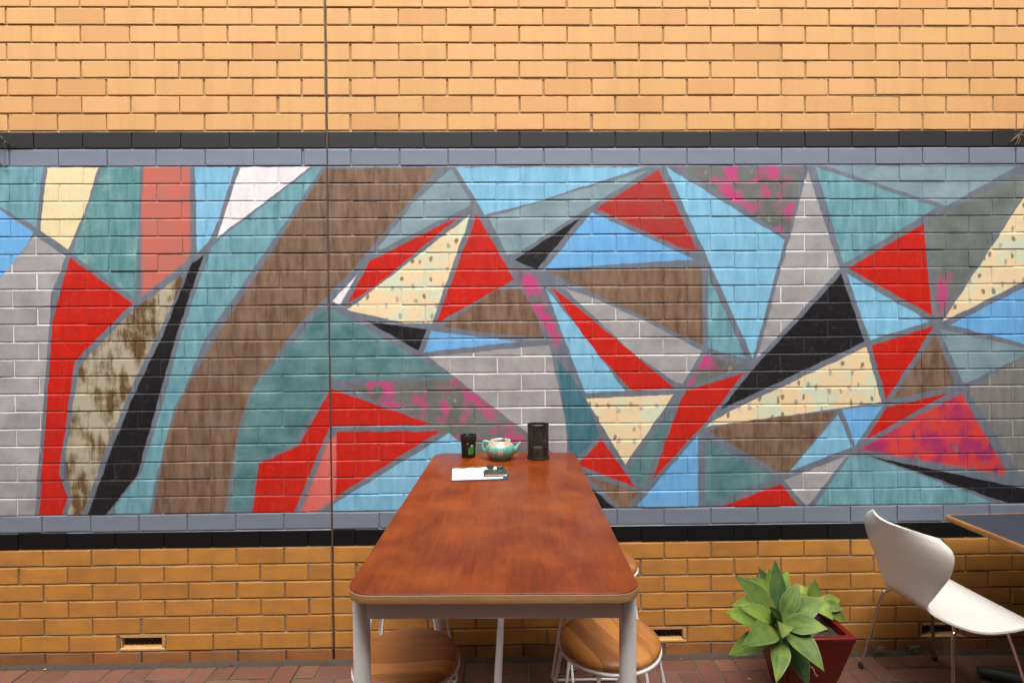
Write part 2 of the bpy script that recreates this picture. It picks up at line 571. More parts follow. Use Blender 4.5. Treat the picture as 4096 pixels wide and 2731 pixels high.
def brick_mat(name, a, b, c, rough=.72, dirt=0.0):
    t = NT(name)
    at = t.n('Attribute', attribute_name='shade_pick')
    r = t.math('FRACT', t.math('ADD', t.rand(), at.outputs['Fac']))
    P = t.pos()
    col = t.mix(t.step(r, .0, .75), a, b)
    col = t.mix(t.step(r, .80, .98), col, c)
    f = t.noise(P, 5.0, 5, .6)
    col = t.mix(t.math('MULTIPLY', t.step(f, .45, .8), .35), col, c)
    g = t.noise(P, 300.0, 2, .7)
    g2 = t.noise(P, 70.0, 4, .7)
    col = t.mix(t.math('MULTIPLY', t.step(g, .40, .75), .22), col, tuple(x * .62 for x in b))
    col = t.mix(t.math('MULTIPLY', t.step(g2, .66, .78), .30), col, tuple(x * .55 for x in c))
    run = t.noise(P, 1.0, 5, .65, stretch=(9.0, 1.0, .9))
    col = t.mix(t.math('MULTIPLY', t.step(run, .48, .74), .26), col, tuple(x * .62 for x in c))
    col = t.mix(t.math('MULTIPLY', t.step(g2, .40, .26), .30), col, tuple(min(.8, x * 1.12) for x in b))
    if dirt:
        d = t.noise(P, 6.0, 5, .7, stretch=(1.0, 1.0, 2.0))
        col = t.mix(t.math('MULTIPLY', t.step(d, .38, .70), dirt), col, (.085, .055, .040))
    t.bump(t.math('ADD', t.math('MULTIPLY', g, .5), g2), .30, .0015)
    return t.fin(col, rough, spec=.35)


M_YEL = brick_mat("yellow_brick", (.612, .348, .128), (.636, .350, .146), (.572, .300, .110))
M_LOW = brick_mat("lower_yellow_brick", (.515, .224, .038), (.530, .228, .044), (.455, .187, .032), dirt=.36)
M_BASE = brick_mat("base_brick", (.330, .130, .034), (.360, .145, .042), (.260, .098, .032), dirt=.55)
M_BORD = plain("border_paint", (.175, .200, .250), .45, var=.16, scale=9, bump=.2)
M_CHAR = plain("charcoal_paint", (.022, .0195, .021), .55, var=.15, scale=9, bump=.25, spec=.35)
M_BLK = plain("black_paint", (.0050, .0045, .0045), .62, var=.25, scale=9, bump=.25, spec=.22)


def mortar_mat(name, a, b):
    t = NT(name)
    P = t.pos()
    f = t.noise(P, 22, 5, .7)
    t.bump(t.noise(P, 160, 3, .7), .5, .003)
    return t.fin(t.mix(t.step(f, .3, .7), a, b), .9, spec=.2)


M_MORT = mortar_mat("yellow_mortar", (.33, .185, .075), (.48, .31, .15))
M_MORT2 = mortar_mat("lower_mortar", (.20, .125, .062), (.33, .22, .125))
M_MORT3 = mortar_mat("base_mortar", (.075, .055, .042), (.16, .12, .09))
M_JOINT = plain("joint_sealant", (.075, .042, .028), .7, var=.35, scale=12, bump=.3)
M_CORE = plain("wall_core_mortar", (.30, .22, .15), .9)
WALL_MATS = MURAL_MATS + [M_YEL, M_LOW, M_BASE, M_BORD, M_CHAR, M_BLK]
NZ = len(MURAL_MATS)


def brick_mi(k, x):
    if k < 0:
        return NZ
    if k == 0:
        return NZ + 4
    if k in (1, 22):
        return NZ + 3
    if k == 23:
        return NZ + 5
    if k < 22:
        return zone_of(x)
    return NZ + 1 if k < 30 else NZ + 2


BH, BD, JT = ROW - .0080, .05, .0098


def brick_geo(bm, L, H=BH, at=(0, 0, 0), mi=0, tilt=0.0, val=None, lay=None):
    """one brick: a face with a worn arris, returns its faces"""
    x, z, b = L / 2, H / 2, .0032
    ring = lambda dx, dz, y: [bm.verts.new((at[0] + sx * (x - dx), at[1] + y + tilt * sz, at[2] + sz * (z - dz))) for sx, sz in ((-1, -1), (1, -1), (1, 1), (-1, 1))]
    r0, r1, r2, r3 = ring(b, b, 0), ring(b * .32, b * .32, b * .30), ring(0, 0, b * 1.15), ring(0, 0, BD)
    fs = [bm.faces.new(r0)]
    for a, c in ((r1, r0), (r2, r1), (r3, r2)):
        for i in range(4):
            fs.append(bm.faces.new((a[i], a[(i + 1) % 4], c[(i + 1) % 4], c[i])))
    for f in fs:
        f.material_index = mi
        if lay is not None:
            f[lay] = val
    return fs


_brick_me = {}


def brick_dims(L, mi):
    """paint has part filled the joints of the mural courses"""
    return (L + .0044, ROW - .0066) if mi < NZ or mi > NZ + 2 else (L + .0014, BH)


def brick_mesh(L, mi):
    key = (round(L, 3), mi)
    if key not in _brick_me:
        bm = bmesh.new()
        brick_geo(bm, *brick_dims(L, mi))
        me = bpy.data.meshes.new("brick")
        bm.to_mesh(me)
        bm.free()
        me.materials.append(WALL_MATS[mi])
        _brick_me[key] = me
    return _brick_me[key]


KMIN, KMAX = -14, 30
VENTS = {(-1, -.96), (1, 1.68), (1, 2.88 + .24 * 0.0)}


def courses(side, xmax):
    """all bricks (k, x centre, length) on one side of the expansion joint; side -1 left, +1 right"""
    for k in range(KMIN, KMAX + 1):
        x = .0046
        first = .1115 if k % 2 else .2315
        L = first
        while x < xmax:
            yield k, side * (x + (L - .0) / 2), L - JT * .5 if x < .01 else L
            x += L + JT
            L = .2302


wall_l = thing("brick_wall", "yellow brick wall left of the vertical expansion joint, with slanted red and brown mural stripes", "wall")
wall_r = thing("brick_wall", "wider yellow brick wall right of the vertical expansion joint, painted with sharp mural triangles", "wall")
wall_l['kind'] = wall_r['kind'] = 'thing'

AIR = [(-1, -.960), (1, 1.680), (1, 3.120)]
CAMP = Vector((.871, -2.769, 1.666))


def in_frame(x, z):
    p = Vector((x, 0, z)) - CAMP
    d = p.dot(FWD)
    u, v = p.dot(RIGHT) / d * 2200, p.dot(UP) / d * 2200
    return -2048 - 95 < u < 2048 + 95 and -1390 < v < 1365 + 40


def hidden_by_table(x, z):
    return False


def build_panel(root, side, xmax):
    singles, rest = [], []
    for k, x, L in courses(side, xmax):
        z = zk(k) - ROW / 2
        if k == 29 and any(s == side and abs(x - ax) < .06 for s, ax in AIR):
            continue
        (singles if in_frame(x, z) else rest).append((k, x, L, z))
    singles.sort(key=lambda b: (Vector((b[1], 0, b[3])) - CAMP).length)
    rest += singles[300:]
    singles = singles[:300]
    for k, x, L, z in singles:
        o = bpy.data.objects.new("brick", brick_mesh(L, brick_mi(k, x)))
        COL.objects.link(o)
        o.parent = root
        o.location = (x + rng.gauss(0, .0011), rng.gauss(0, .0007) - .0003, z + rng.gauss(0, .0007))
        o.rotation_euler = (rng.gauss(0, .006), rng.gauss(0, .0016), rng.gauss(0, .0022))
    bm = bmesh.new()
    lay = bm.faces.layers.float.new('shade_pick')
    for k, x, L, z in rest:
        brick_geo(bm, *brick_dims(L, brick_mi(k, x)), at=(x + rng.gauss(0, .0011), rng.gauss(0, .0007), z + rng.gauss(0, .0007)), mi=brick_mi(k, x), tilt=rng.gauss(0, .0003), val=rng.random(), lay=lay)
    obj("brickwork_remainder", bm, WALL_MATS, root, smooth=0, kind='stuff')
    # raked mortar bed
    bm = bmesh.new()
    mats = MURAL_JOINTS + [M_MORT, M_MORT2, M_MORT3, M_BORD, M_CHAR, M_BLK]
    e = .0042
    bands = [(zk(KMIN), zk(0) - e, NZ), (zk(0) - e, zk(1) + e, NZ + 4), (zk(1) + e, zk(2) + e * .2, NZ + 3), (zk(2) + e * .2, zk(22) - e, None),
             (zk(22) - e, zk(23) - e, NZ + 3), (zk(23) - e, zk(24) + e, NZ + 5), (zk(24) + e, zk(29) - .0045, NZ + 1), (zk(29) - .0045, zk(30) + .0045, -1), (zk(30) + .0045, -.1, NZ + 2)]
    yb = .0060
    ym = .0034
    for zt, zb, mi in bands:
        if mi is None:
            a, b = sorted((side * .0046, side * xmax))
            xs = [a] + [c for c in CUTS if a < c < b] + [b]
            for x0, x1 in zip(xs, xs[1:]):
                f = bm.faces.new([bm.verts.new(p) for p in ((x0, ym, zb), (x1, ym, zb), (x1, ym, zt), (x0, ym, zt))])
                f.material_index = zone_of((x0 + x1) / 2)
        elif mi == -1:                       # the course that holds the air bricks: leave their openings free
            a, b = sorted((side * .0046, side * xmax))
            cuts = sorted(ax for s, ax in AIR if s == side)
            xs = [a] + [c + d for c in cuts for d in (-.113, .117)] + [b]
            for x0, x1 in zip(xs[::2], xs[1::2]):
                f = bm.faces.new([bm.verts.new(p) for p in ((x0, yb, zb), (x1, yb, zb), (x1, yb, zt), (x0, yb, zt))])
                f.material_index = NZ + 1
        else:
            a, b = sorted((side * .0046, side * xmax))
            f = bm.faces.new([bm.verts.new(p) for p in ((a, yb, zb), (b, yb, zb), (b, yb, zt), (a, yb, zt))])
            f.material_index = mi
    # weathered bed joints: cut back under the upper brick, sloping out to the lower one
    a, b = sorted((side * .0046, side * xmax))
    nseg = int((b - a) / .06)
    for k in range(KMIN, 31):
        gap = .0033 if 2 <= k <= 22 else .0042
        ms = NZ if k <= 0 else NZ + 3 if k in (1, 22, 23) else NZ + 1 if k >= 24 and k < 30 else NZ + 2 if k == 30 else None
        dp = .0042 if 2 <= k <= 22 else .0062
        col = []
        for i in range(nseg + 1):
            x = a + (b - a) * i / nseg
            wv = mnoise.noise(Vector((x * 9, k * 7.3, 1))) * .0007
            wv2 = mnoise.noise(Vector((x * 23, k * 3.1, 4))) * .0005
            col.append([bm.verts.new(p) for p in ((x, dp + .0006, zk(k) + gap + .0006), (x, dp, zk(k) + gap * .35 + wv2), (x, .0014 + wv, zk(k) - gap * .85 + wv2), (x, .0040, zk(k) - gap - .0012))])
        for i in range(nseg):
            for j in range(3):
                f = bm.faces.new((col[i][j], col[i + 1][j], col[i + 1][j + 1], col[i][j + 1]))
                f.material_index = zone_of(col[i][0].co.x) if ms is None else ms
    bmesh.ops.recalc_face_normals(bm, faces=bm.faces[:])
    obj("mortar_bed", bm, mats, root, smooth=0)
    bm = bmesh.new()
    a, b = sorted((side * .0046, side * xmax))
    box(bm, a, b, .052, .24, -.1, zk(KMIN))
    obj("wall_core", bm, M_CORE, root, smooth=0)


def hole_cells(bm, x0, z0, nx, nz, w, h, r, y, depth, seg=8):
    """a plate at y with nx*nz round holes of radius r, each with a short dark bore"""
    for i in range(nx):
        for j in range(nz):
            cx, cz = x0 + (i + .5) * w, z0 + (j + .5) * h
            sq = []
            for k in range(seg):
                a = 2 * math.pi * (k + .5) / seg
                ca, sa = math.cos(a), math.sin(a)
                m = max(abs(ca), abs(sa))
                sq.append(bm.verts.new((cx + ca / m * w / 2, y, cz + sa / m * h / 2)))
            ci = [bm.verts.new((cx + r * math.cos(2 * math.pi * (k + .5) / seg), y, cz + r * math.sin(2 * math.pi * (k + .5) / seg))) for k in range(seg)]
            cb = [bm.verts.new((v.co.x, y + depth, v.co.z)) for v in ci]
            for k in range(seg):
                k2 = (k + 1) % seg
                bm.faces.new((sq[k], sq[k2], ci[k2], ci[k]))
                bm.faces.new((ci[k], ci[k2], cb[k2], cb[k]))
            # corners of the cell
            for sx, sz in ((1, 1), (-1, 1), (-1, -1), (1, -1)):
                pass
            bm.faces.new(cb)


M_AIR = plain("air_brick_clay", (.50, .275, .095), .8, var=.2, scale=30, bump=.4)
M_AIR_SHADE = plain("air_brick_shaded_clay", (.055, .034, .020), .9, var=.3, scale=40)  # shade of the recess put into the plate's clay colour


def air_brick(root, x, lab=None):
    z = zk(29) - ROW / 2
    bm = bmesh.new()
    W, H = .116, BH / 2
    a, b = .100, .0245
    # frame of four butted bars with a sloping sill
    box(bm, -W + .006, W, .0015, .055, b, H, .0025)
    box(bm, a - .001, W, .0015, .055, -H + .016, b - .0005, .002)
    box(bm, -W + .006, -a - .002, .0045, .055, -H + .016, b - .0005, .002)
    v = [bm.verts.new(p) for p in ((-W + .006, 0, -H), (W, 0, -H), (W, .055, -H), (-W + .006, .055, -H), (-W + .006, 0, -H + .009), (W, 0, -H + .009), (W, .055, -H + .026), (-W + .006, .055, -H + .026))]
    for f in ((0, 1, 5, 4), (4, 5, 6, 7), (0, 4, 7, 3), (1, 2, 6, 5)):
        bm.faces.new([v[i] for i in f])
    o = obj("air_brick", bm, M_AIR, root, smooth=25, loc=(x, 0, z))
    bm = bmesh.new()
    hole_cells(bm, -a - .003, -H + .012, 8, 2, (2 * a + .004) / 8, .0270, .0072, .026, .02)
    obj("perforated_plate", bm, M_AIR_SHADE, o, smooth=0)
    return o


build_panel(wall_l, -1, 4.5)
build_panel(wall_r, 1, 4.7)
air_brick(wall_l, -.960)
air_brick(wall_r, 1.680)
air_brick(wall_r, 3.120)
bm = bmesh.new()
for i in range(420):
    z0, z1 = zk(30) + (zk(KMIN) - zk(30)) * i / 420, zk(30) + (zk(KMIN) - zk(30)) * (i + 1) / 420
    w0 = .0042 + .0012 * mnoise.noise(Vector((3, 0, z0 * 30)))
    w1 = .0042 + .0012 * mnoise.noise(Vector((3, 0, z1 * 30)))
    y0 = .0035 + .0015 * mnoise.noise(Vector((0, 0, z0 * 5)))
    y1 = .0035 + .0015 * mnoise.noise(Vector((0, 0, z1 * 5)))
    bm.faces.new([bm.verts.new(p) for p in ((-w0, y0, z0), (w0, y0, z0), (w1, y1, z1), (-w1, y1, z1))])
bmesh.ops.remove_doubles(bm, verts=bm.verts, dist=1e-5)
obj("expansion_joint", bm, M_JOINT, wall_l, smooth=60)

# ------------------------------------------------------------------ paving
M_BED = mortar_mat("joint_sand", (.060, .046, .034), (.14, .11, .085))


def paver_mat():
    t = NT("red_paver")
    at = t.n('Attribute', attribute_name='shade_pick')
    r = t.math('FRACT', t.math('ADD', t.rand(), at.outputs['Fac']))
    P = t.pos()
    col = t.mix(r, (.115, .043, .026), (.178, .075, .046))
    col = t.mix(t.math('MULTIPLY', t.step(t.noise(P, 4, 5, .65), .42, .7), .60), col, (.085, .048, .032))
    col = t.mix(t.math('MULTIPLY', t.step(t.noise(P, 120, 3, .7), .55, .75), .4), col, (.10, .065, .055))
    t.bump(t.noise(P, 180, 4, .7), .4, .002)
    return t.fin(col, .72, spec=.4)


M_PAV = paver_mat()
bm = bmesh.new()
f = bm.faces.new([bm.verts.new(p) for p in ((-20, -20, -.012), (20, -20, -.012), (20, .3, -.012), (-20, .3, -.012))])
ground = obj("ground", bm, M_BED, smooth=0, kind='structure')
bm = bmesh.new()
nx, ny = 180, 60
vv = [[bm.verts.new((-2.6 + 7.4 * i / nx, -3.4 + 3.4 * j / ny, -.0055 + .002 * mnoise.noise(Vector((i * .9, j * .9, 0))))) for i in range(nx + 1)] for j in range(ny + 1)]
for j in range(ny):
    for i in range(nx):
        bm.faces.new((vv[j][i], vv[j][i + 1], vv[j + 1][i + 1], vv[j + 1][i]))
pavement = obj("pavement", bm, M_BED, smooth=60, kind='structure')


def paver_geo(bm, w, h, at=(0, 0, 0), lay=None, val=0):
    b = .004
    ring = lambda d, z: [bm.verts.new((at[0] + sx * (w / 2 - d), at[1] + sy * (h / 2 - d), at[2] + z)) for sx, sy in ((-1, -1), (1, -1), (1, 1), (-1, 1))]
    r0, r1, r2 = ring(b, 0), ring(0, -b * .8), ring(0, -.02)
    fs = [bm.faces.new(r0)]
    for a, c in ((r1, r0), (r2, r1)):
        for i in range(4):
            fs.append(bm.faces.new((a[i], a[(i + 1) % 4], c[(i + 1) % 4], c[i])))
    if lay is not None:
        for f in fs:
            f[lay] = val


U = .1035
pm = {}
for nm, (w, h) in dict(h=(2 * U - .010, U - .010), v=(U - .010, 2 * U - .010), s=(U - .010, U - .010)).items():
    bm = bmesh.new()
    paver_geo(bm, w, h)
    me = bpy.data.meshes.new("paver")
    bm.to_mesh(me)
    bm.free()
    me.materials.append(M_PAV)
    pm[nm] = (me, w, h)
pav = []
Y_EDGE = -.022
for j in range(0, 32):
    for i in range(-26, 47):
        c = (i + j) % 4
        x, y = i * U, Y_EDGE - (j + .5) * U
        if c == 0:
            pav.append(('h', x + U / 2, y))
        elif c == 2 and j + 0 >= 0:      # vertical stone covering this cell and the one below it
            pav.append(('v', x, y - U / 2))
        elif c == 3 and j == 0:          # cut half against the wall
            pav.append(('s', x, y))
near = [p for p in pav if p[2] > -.62 and -1.75 < p[1] < 3.75]
near.sort(key=lambda p: -p[2])
near = near[:300]
ns = set(near)
for s, x, y in near:
    o = bpy.data.objects.new("paver", pm[s][0])
    COL.objects.link(o)
    o.parent = pavement
    o.location = (x, y, rng.gauss(0, .0016))
    o.rotation_euler = (rng.gauss(0, .008), rng.gauss(0, .008), rng.gauss(0, .006))
bm = bmesh.new()
lay = bm.faces.layers.float.new('shade_pick')
for p in pav:
    if p not in ns:
        me, w, h = pm[p[0]]
        paver_geo(bm, w, h, (p[1], p[2], rng.gauss(0, .0012)), lay, rng.random())
obj("paver_field", bm, M_PAV, pavement, smooth=0, kind='stuff')

# crumbs of dirt along the foot of the wall
M_DIRT = plain("dirt", (.052, .036, .025), .95, var=.5, scale=60, bump=.6)
bm = bmesh.new()
nx = 420
rows = []
for i in range(nx + 1):
    x = -2.0 + 6.0 * i / nx
    n1 = mnoise.noise(Vector((x * 6, 0, 0)))
    n2 = mnoise.noise(Vector((x * 40, 3, 0)))
    wd = .030 + .014 * n1 + .006 * n2
    ht = .010 + .006 * n1 + .004 * n2
    rows.append([bm.verts.new(p) for p in ((x, .004, ht + .004), (x, -wd * .45, ht * .75 + .002 * n2), (x, -wd, -.004))])
for a, b in zip(rows, rows[1:]):
    for i in range(2):
        bm.faces.new((a[i], a[i + 1], b[i + 1], b[i]))
for _ in range(900):
    x, y = rng.uniform(-1.9, 3.9), -abs(rng.gauss(.012, .02))
    s = rng.uniform(.0008, .0028)
    m = Matrix.Translation((x, y, .004 + rng.random() * .006)) @ Matrix.Rotation(rng.random() * 6, 4, 'Z')
    bmesh.ops.create_icosphere(bm, subdivisions=1, radius=s, matrix=m)
obj("dirt", bm, M_DIRT, smooth=40, kind='stuff')

# unseen building added behind the viewer; blocks low sky so the wall darkens downward
bld = thing("added_building", "added brown building, unseen behind the viewer, blocking low sky light from the mural wall", "building", (1.0, -4.7, 0))
M_REND = plain("render_coat", (.11, .08, .065), .85, var=.08, scale=2)
M_GLS = plain("dark_glass", (.03, .035, .04), .08)
M_FRM = plain("frame_paint", (.55, .53, .50), .5)
bm = bmesh.new()
box(bm, -9, 9, -3, 0, 0, BLD_H)
obj("wall", bm, M_REND, bld, smooth=0)
bm = bmesh.new()
box(bm, -9.1, 9.1, -3.1, .12, BLD_H + .002, BLD_H + .18, .01)
obj("parapet", bm, M_FRM, bld, smooth=0)
for wx in (-6, -2, 2, 6):
    bm = bmesh.new()
    box(bm, wx - .75, wx + .75, .002, .06, 1.0, 2.3, .01)
    w = obj("window", bm, M_FRM, bld, smooth=0)
    bm = bmesh.new()
    box(bm, wx - .68, wx + .68, .058, .066, 1.07, 2.23)
    obj("pane", bm, M_GLS, w, smooth=0)

for sx, wlab in ((-4.6, "added brown return wall, unseen beyond the left edge, blocking side light"), (4.45, "added brown return wall, unseen beyond the right edge, blocking side light")):
    sw = thing("added_side_wall", wlab, "wall", (sx, -2.2, 0))  # unseen return walls added to cut grazing sky light from both sides
    sw['kind'] = 'thing'
    bm = bmesh.new()
    d = .1 if sx > 0 else -.1
    box(bm, min(0, 2 * d), max(0, 2 * d), -2.4, 2.19 if sx < 0 else 2.19, 0, 4.6)
    obj("wall", bm, M_REND, sw, smooth=0)
    bm = bmesh.new()
    box(bm, min(0, 2 * d) - .03, max(0, 2 * d) + .03, -2.4, 2.19, 4.602, 4.66, .008)
    obj("coping", bm, M_FRM, sw, smooth=0)

# ------------------------------------------------------------------ materials of the furniture
def wood_mat(name, a, b, c, axis, rough=.35, blotch=.5, coat=.0, planks=None, spec=.40):
    """grain runs along axis ('X' or 'Y'); a light, b dark, c accent; planks: strip width for glued-up tops"""
    t = NT(name)
    O = t.oco()
    st = (1.2, 22.0, 8.0) if axis == 'X' else (22.0, 1.2, 8.0)
    if planks:
        s = t.n('SeparateXYZ')
        t.link(O, s.inputs[0])
        k = t.math('FLOOR', t.math('DIVIDE', s.outputs['Y' if axis == 'X' else 'X'], planks))
        w = t.n('TexWhiteNoise', noise_dimensions='1D')
        t.link(t.math('ADD', k, t.math('MULTIPLY', t.rand(), 37.0)), w.inputs['W'])
        com = t.n('CombineXYZ')
        t.link(t.math('MULTIPLY', w.outputs['Value'], 3.0), com.inputs['X'])
        O2 = t.vmath('ADD', O, com.outputs[0])
    else:
        O2 = O
    g = t.noise(O2, 5.0, 6, .65, stretch=st, dist=.08)
    bl = t.noise(O2, 5.5, 4, .55, dist=.3)
    col = t.mix(t.step(g, .33, .68), a, b)
    col = t.mix(t.math('MULTIPLY', t.step(bl, .42, .70), blotch), col, c)
    if not planks and axis == 'Y':
        br = t.noise(O2, 4.0, 5, .68, stretch=(3.6, 1.5, 1.0), dist=.35)
        col = t.mix(t.math('MULTIPLY', t.step(br, .50, .66), .55), col, b)
        col = t.mix(t.math('MULTIPLY', t.step(br, .42, .30), .45), col, c)
    if planks:
        col = t.mix(t.math('MULTIPLY', t.step(w.outputs['Value'], .45, .8), .55), col, b)
        col = t.mix(t.math('MULTIPLY', t.step(w.outputs['Value'], .20, .0), .6), col, tuple(min(1, x * 1.35) for x in a))
    fine = t.noise(O, 60.0, 3, .6, stretch=(1, .15, 1) if axis == 'Y' else (.15, 1, 1))
    col = t.mix(t.math('MULTIPLY', t.step(fine, .5, .8), .30), col, b)
    r = rough
    return t.fin(col, r, spec=spec, coat=coat)


M_TOP = wood_mat("stained_plywood", (.185, .032, .0030), (.100, .0155, .0018), (.270, .060, .0080), 'Y', rough=.30, blotch=.7, spec=.24)
M_EDGE = wood_mat("pale_edge_wood", (.46, .25, .10), (.34, .16, .055), (.52, .30, .13), 'X', rough=.5)
M_WEAR = plain("worn_edge", (.50, .30, .20), .6, var=.35, scale=60)
M_SEAT = wood_mat("acacia_seat", (.44, .178, .040), (.185, .060, .014), (.37, .125, .027), 'X', rough=.44, blotch=.35, planks=.052)
M_LEGP = plain("light_grey_powder_coat", (.78, .755, .735), .45, var=.04, scale=8, bump=.05)
M_WIRE = plain("white_powder_coat", (.70, .68, .67), .40, var=.05, scale=20)
M_CAPB = plain("black_rubber", (.018, .017, .017), .6)

# ------------------------------------------------------------------ bar table
TBL_A = math.radians(-1.25)
TBL = thing("bar_table", "red-brown stained wooden bar table on grey metal legs, standing end on against the mural", "table", (.858, -.768, 0), TBL_A)
W, L = .698, 1.478
OUT = rrect(W, L, .062, 10)
bm = bmesh.new()
slab(bm, OUT, [(.0012, 1.0545), (.0012, 1.0585), (.0026, 1.0600)])
top = obj("tabletop", bm, M_TOP, TBL, smooth=35)
bm = bmesh.new()
slab(bm, OUT, [(.003, 1.0345), (.0004, 1.0365), (0, 1.040), (0, 1.0520), (.0006, 1.0543)])
obj("edge_band", bm, M_EDGE, TBL, smooth=35)
bm = bmesh.new()                       # the bare strip where the stain has worn off the arris
ring = []
for i, (x, y) in enumerate(OUT):
    ring.append((Vector((x, y, 1.0546))))
N = len(ring)
pr_ = None
va, vb = [], []
for i, p in enumerate(ring):
    t_ = (ring[(i + 1) % N] - ring[i - 1]).normalized()
    nr = Vector((t_.y, -t_.x, 0))
    va.append(bm.verts.new(p + nr * .0002))
    vb.append(bm.verts.new(p - nr * .0006 + Vector((0, 0, .0022))))
for i in range(N):
    bm.faces.new((va[i], va[(i + 1) % N], vb[(i + 1) % N], vb[i]))
obj("worn_edge_line", bm, M_WEAR, TBL, smooth=35)
LX, LYF, LYB = .3285, -.655, .682
for lx in (-LX, LX):
    for ly in (LYF, LYB):
        bm = bmesh.new()
        lathe(bm, [(0, .004), (.0185, .004), (.0208, .007), (.0208, 1.030), (.0195, 1.034), (0, 1.034)], 28, lx, ly)
        leg = obj("leg", bm, M_LEGP, TBL, smooth=40)
        bm = bmesh.new()
        lathe(bm, [(0, 0), (.0195, 0), (.0205, .002), (.0205, .0045), (0, .0045)], 20, lx, ly)
        obj("foot_cap", bm, M_CAPB, leg, smooth=40)
for ly in (LYF, LYB):
    bm = bmesh.new()
    box(bm, -LX + .017, LX - .017, ly - .018, ly + .018, .966, 1.033, .004, 2)
    obj("apron", bm, M_LEGP, TBL, smooth=35)
for lx in (-LX, LX):
    bm = bmesh.new()
    box(bm, lx - .017, lx + .017, LYF + .0195, LYB - .0195, .970, 1.033, .004, 2)
    obj("apron", bm, M_LEGP, TBL, smooth=35)
bm = bmesh.new()
tube(bm, [(-.022, LYF, .285), (-.022, LYB, .285)], .0155, 20)
obj("footrest_bar", bm, M_LEGP, TBL, smooth=40)
for ly in (LYF, LYB):
    bm = bmesh.new()
    tube(bm, [(-LX + .018, ly, .285), (LX - .018, ly, .285)], .013, 18)
    obj("stretcher", bm, M_LEGP, TBL, smooth=40)

# ------------------------------------------------------------------ bar stools
def make_stool(label, loc, rz):
    s = thing("bar_stool", label, "stool", loc, rz, "wooden topped wire stools tucked under the bar table")
    R = .1635
    bm = bmesh.new()
    prof = [(0, .6395), (R - .012, .6395), (R - .003, .6425), (R, .649), (R - .002, .656), (R - .008, .6635), (R - .020, .6690), (R - .040, .6712), (R - .075, .6700), (.05, .6685), (0, .668)]
    lathe(bm, prof, 64)
    obj("seat", bm, M_SEAT, s, smooth=50)
    bm = bmesh.new()
    rr = R - .003
    tube(bm, [(rr * math.cos(2 * math.pi * k / 56), rr * math.sin(2 * math.pi * k / 56), .6335) for k in range(56)], .0062, 10, closed=True)
    obj("seat_ring", bm, M_WIRE, s, smooth=60)
    q, ft = .110, .200
    for sy in (-1, 1):
        for sx in (-1, 1):
            bm = bmesh.new()
            tube(bm, [(sx * q, sy * q, .632), (sx * (ft - .006), sy * (ft - .006), .030), (sx * (ft - .009), sy * (ft - .004), .014)], .0062, 10)
            leg = obj("leg", bm, M_WIRE, s, smooth=60)
        bm = bmesh.new()                          # floor runner bent up into both legs
        x0 = ft - .009
        tube(bm, catmull([(-x0, sy * (ft - .004), .0145), (-x0 + .008, sy * ft, .0075), (-x0 + .03, sy * ft, .0065), (0, sy * ft, .0065), (x0 - .03, sy * ft, .0065), (x0 - .008, sy * ft, .0075), (x0, sy * (ft - .004), .0145)], 4), .0062, 10)
        obj("floor_runner", bm, M_WIRE, s, smooth=60)
    for sx in (-1, 1):
        # brace: leaves the far leg at two thirds of its height and lands beside the near runner
        jz = .430
        f = (.632 - jz) / .602
        jx = q + (ft - .006 - q) * f
        bm = bmesh.new()
        tube(bm, [(sx * (jx - .010), (jx - .003), jz), (sx * (.128), -.188, .012)], .0058, 10)
        obj("brace", bm, M_WIRE, s, smooth=60)
    bm = bmesh.new()
    tube(bm, [(-.118, -.155, .632), (.118, -.155, .632)] if False else [(-.1, -.118, .6335), (.1, -.118, .6335)], .0055, 10)
    tube(bm, [(-.1, .118, .6335), (.1, .118, .6335)], .0055, 10)
    obj("under_seat_bar", bm, M_WIRE, s, smooth=60)
    return s


st = make_stool("nearer bar stool under the table's left side, round seat with sideways grain", (.562, -1.068, 0), math.radians(3))
dup(st, (1.213, -.985, 0), math.radians(-68), "nearer bar stool under the table's right side, striped round seat behind the grey leg")
dup(st, (.447, -.385, 0), math.radians(0), "rear bar stool at the table's left, only white wire legs showing behind the nearer stool")
dup(st, (1.285, -.385, 0), math.radians(0), "rear bar stool at the table's right, seat edge peeping out beyond the tabletop")
# the wood grain of the right stool runs away from the viewer; its wire frame still stands square
TOPZ = 1.0602

# ------------------------------------------------------------------ things on the table
M_CUP = plain("black_plastic", (.012, .011, .011), .38, var=.2, scale=40)
M_GREEN = plain("green_label", (.035, .21, .030), .35, var=.45, scale=60)
M_PALE = plain("white_print", (.62, .62, .60), .5)
cup = thing("ashtray_cup", "black plastic butt bucket with a notched lid and green label", "ashtray", (.698, -.110, TOPZ), 0)
bm = bmesh.new()
lathe(bm, [(0, 0), (.0305, 0), (.0320, .002), (.0372, .088), (.0350, .088), (.0300, .004), (0, .004)], 40)
obj("body", bm, M_CUP, cup, smooth=40)
bm = bmesh.new()
n = 96
prof = [(.0376, .0845), (.0395, .0850), (.0400, .0875), (.0400, .1055), (.0390, .1075), (.0362, .1075), (.0352, .1050), (.0345, .0960), (.0, .0935)]
rings = []
for r, z in prof:
    rings.append([bm.verts.new((r * math.cos(2 * math.pi * k / n), r * math.sin(2 * math.pi * k / n), z)) for k in range(n)] if r > 0 else [bm.verts.new((0, 0, z))])
NOTCH = (26, 27, 28, 65, 66)     # cigarette rests cut in the rim
for v_i, ring_ in enumerate(rings):
    for k, v in enumerate(ring_):
        if len(ring_) > 1 and k in NOTCH and v.co.z > .1:
            v.co.z -= .0105
for a, b in zip(rings, rings[1:]):
    for k in range(n):
        if len(b) == 1:
            bm.faces.new((a[k], a[(k + 1) % n], b[0]))
        else:
            bm.faces.new((a[k], a[(k + 1) % n], b[(k + 1) % n], b[k]))
obj("lid", bm, M_CUP, cup, smooth=35)


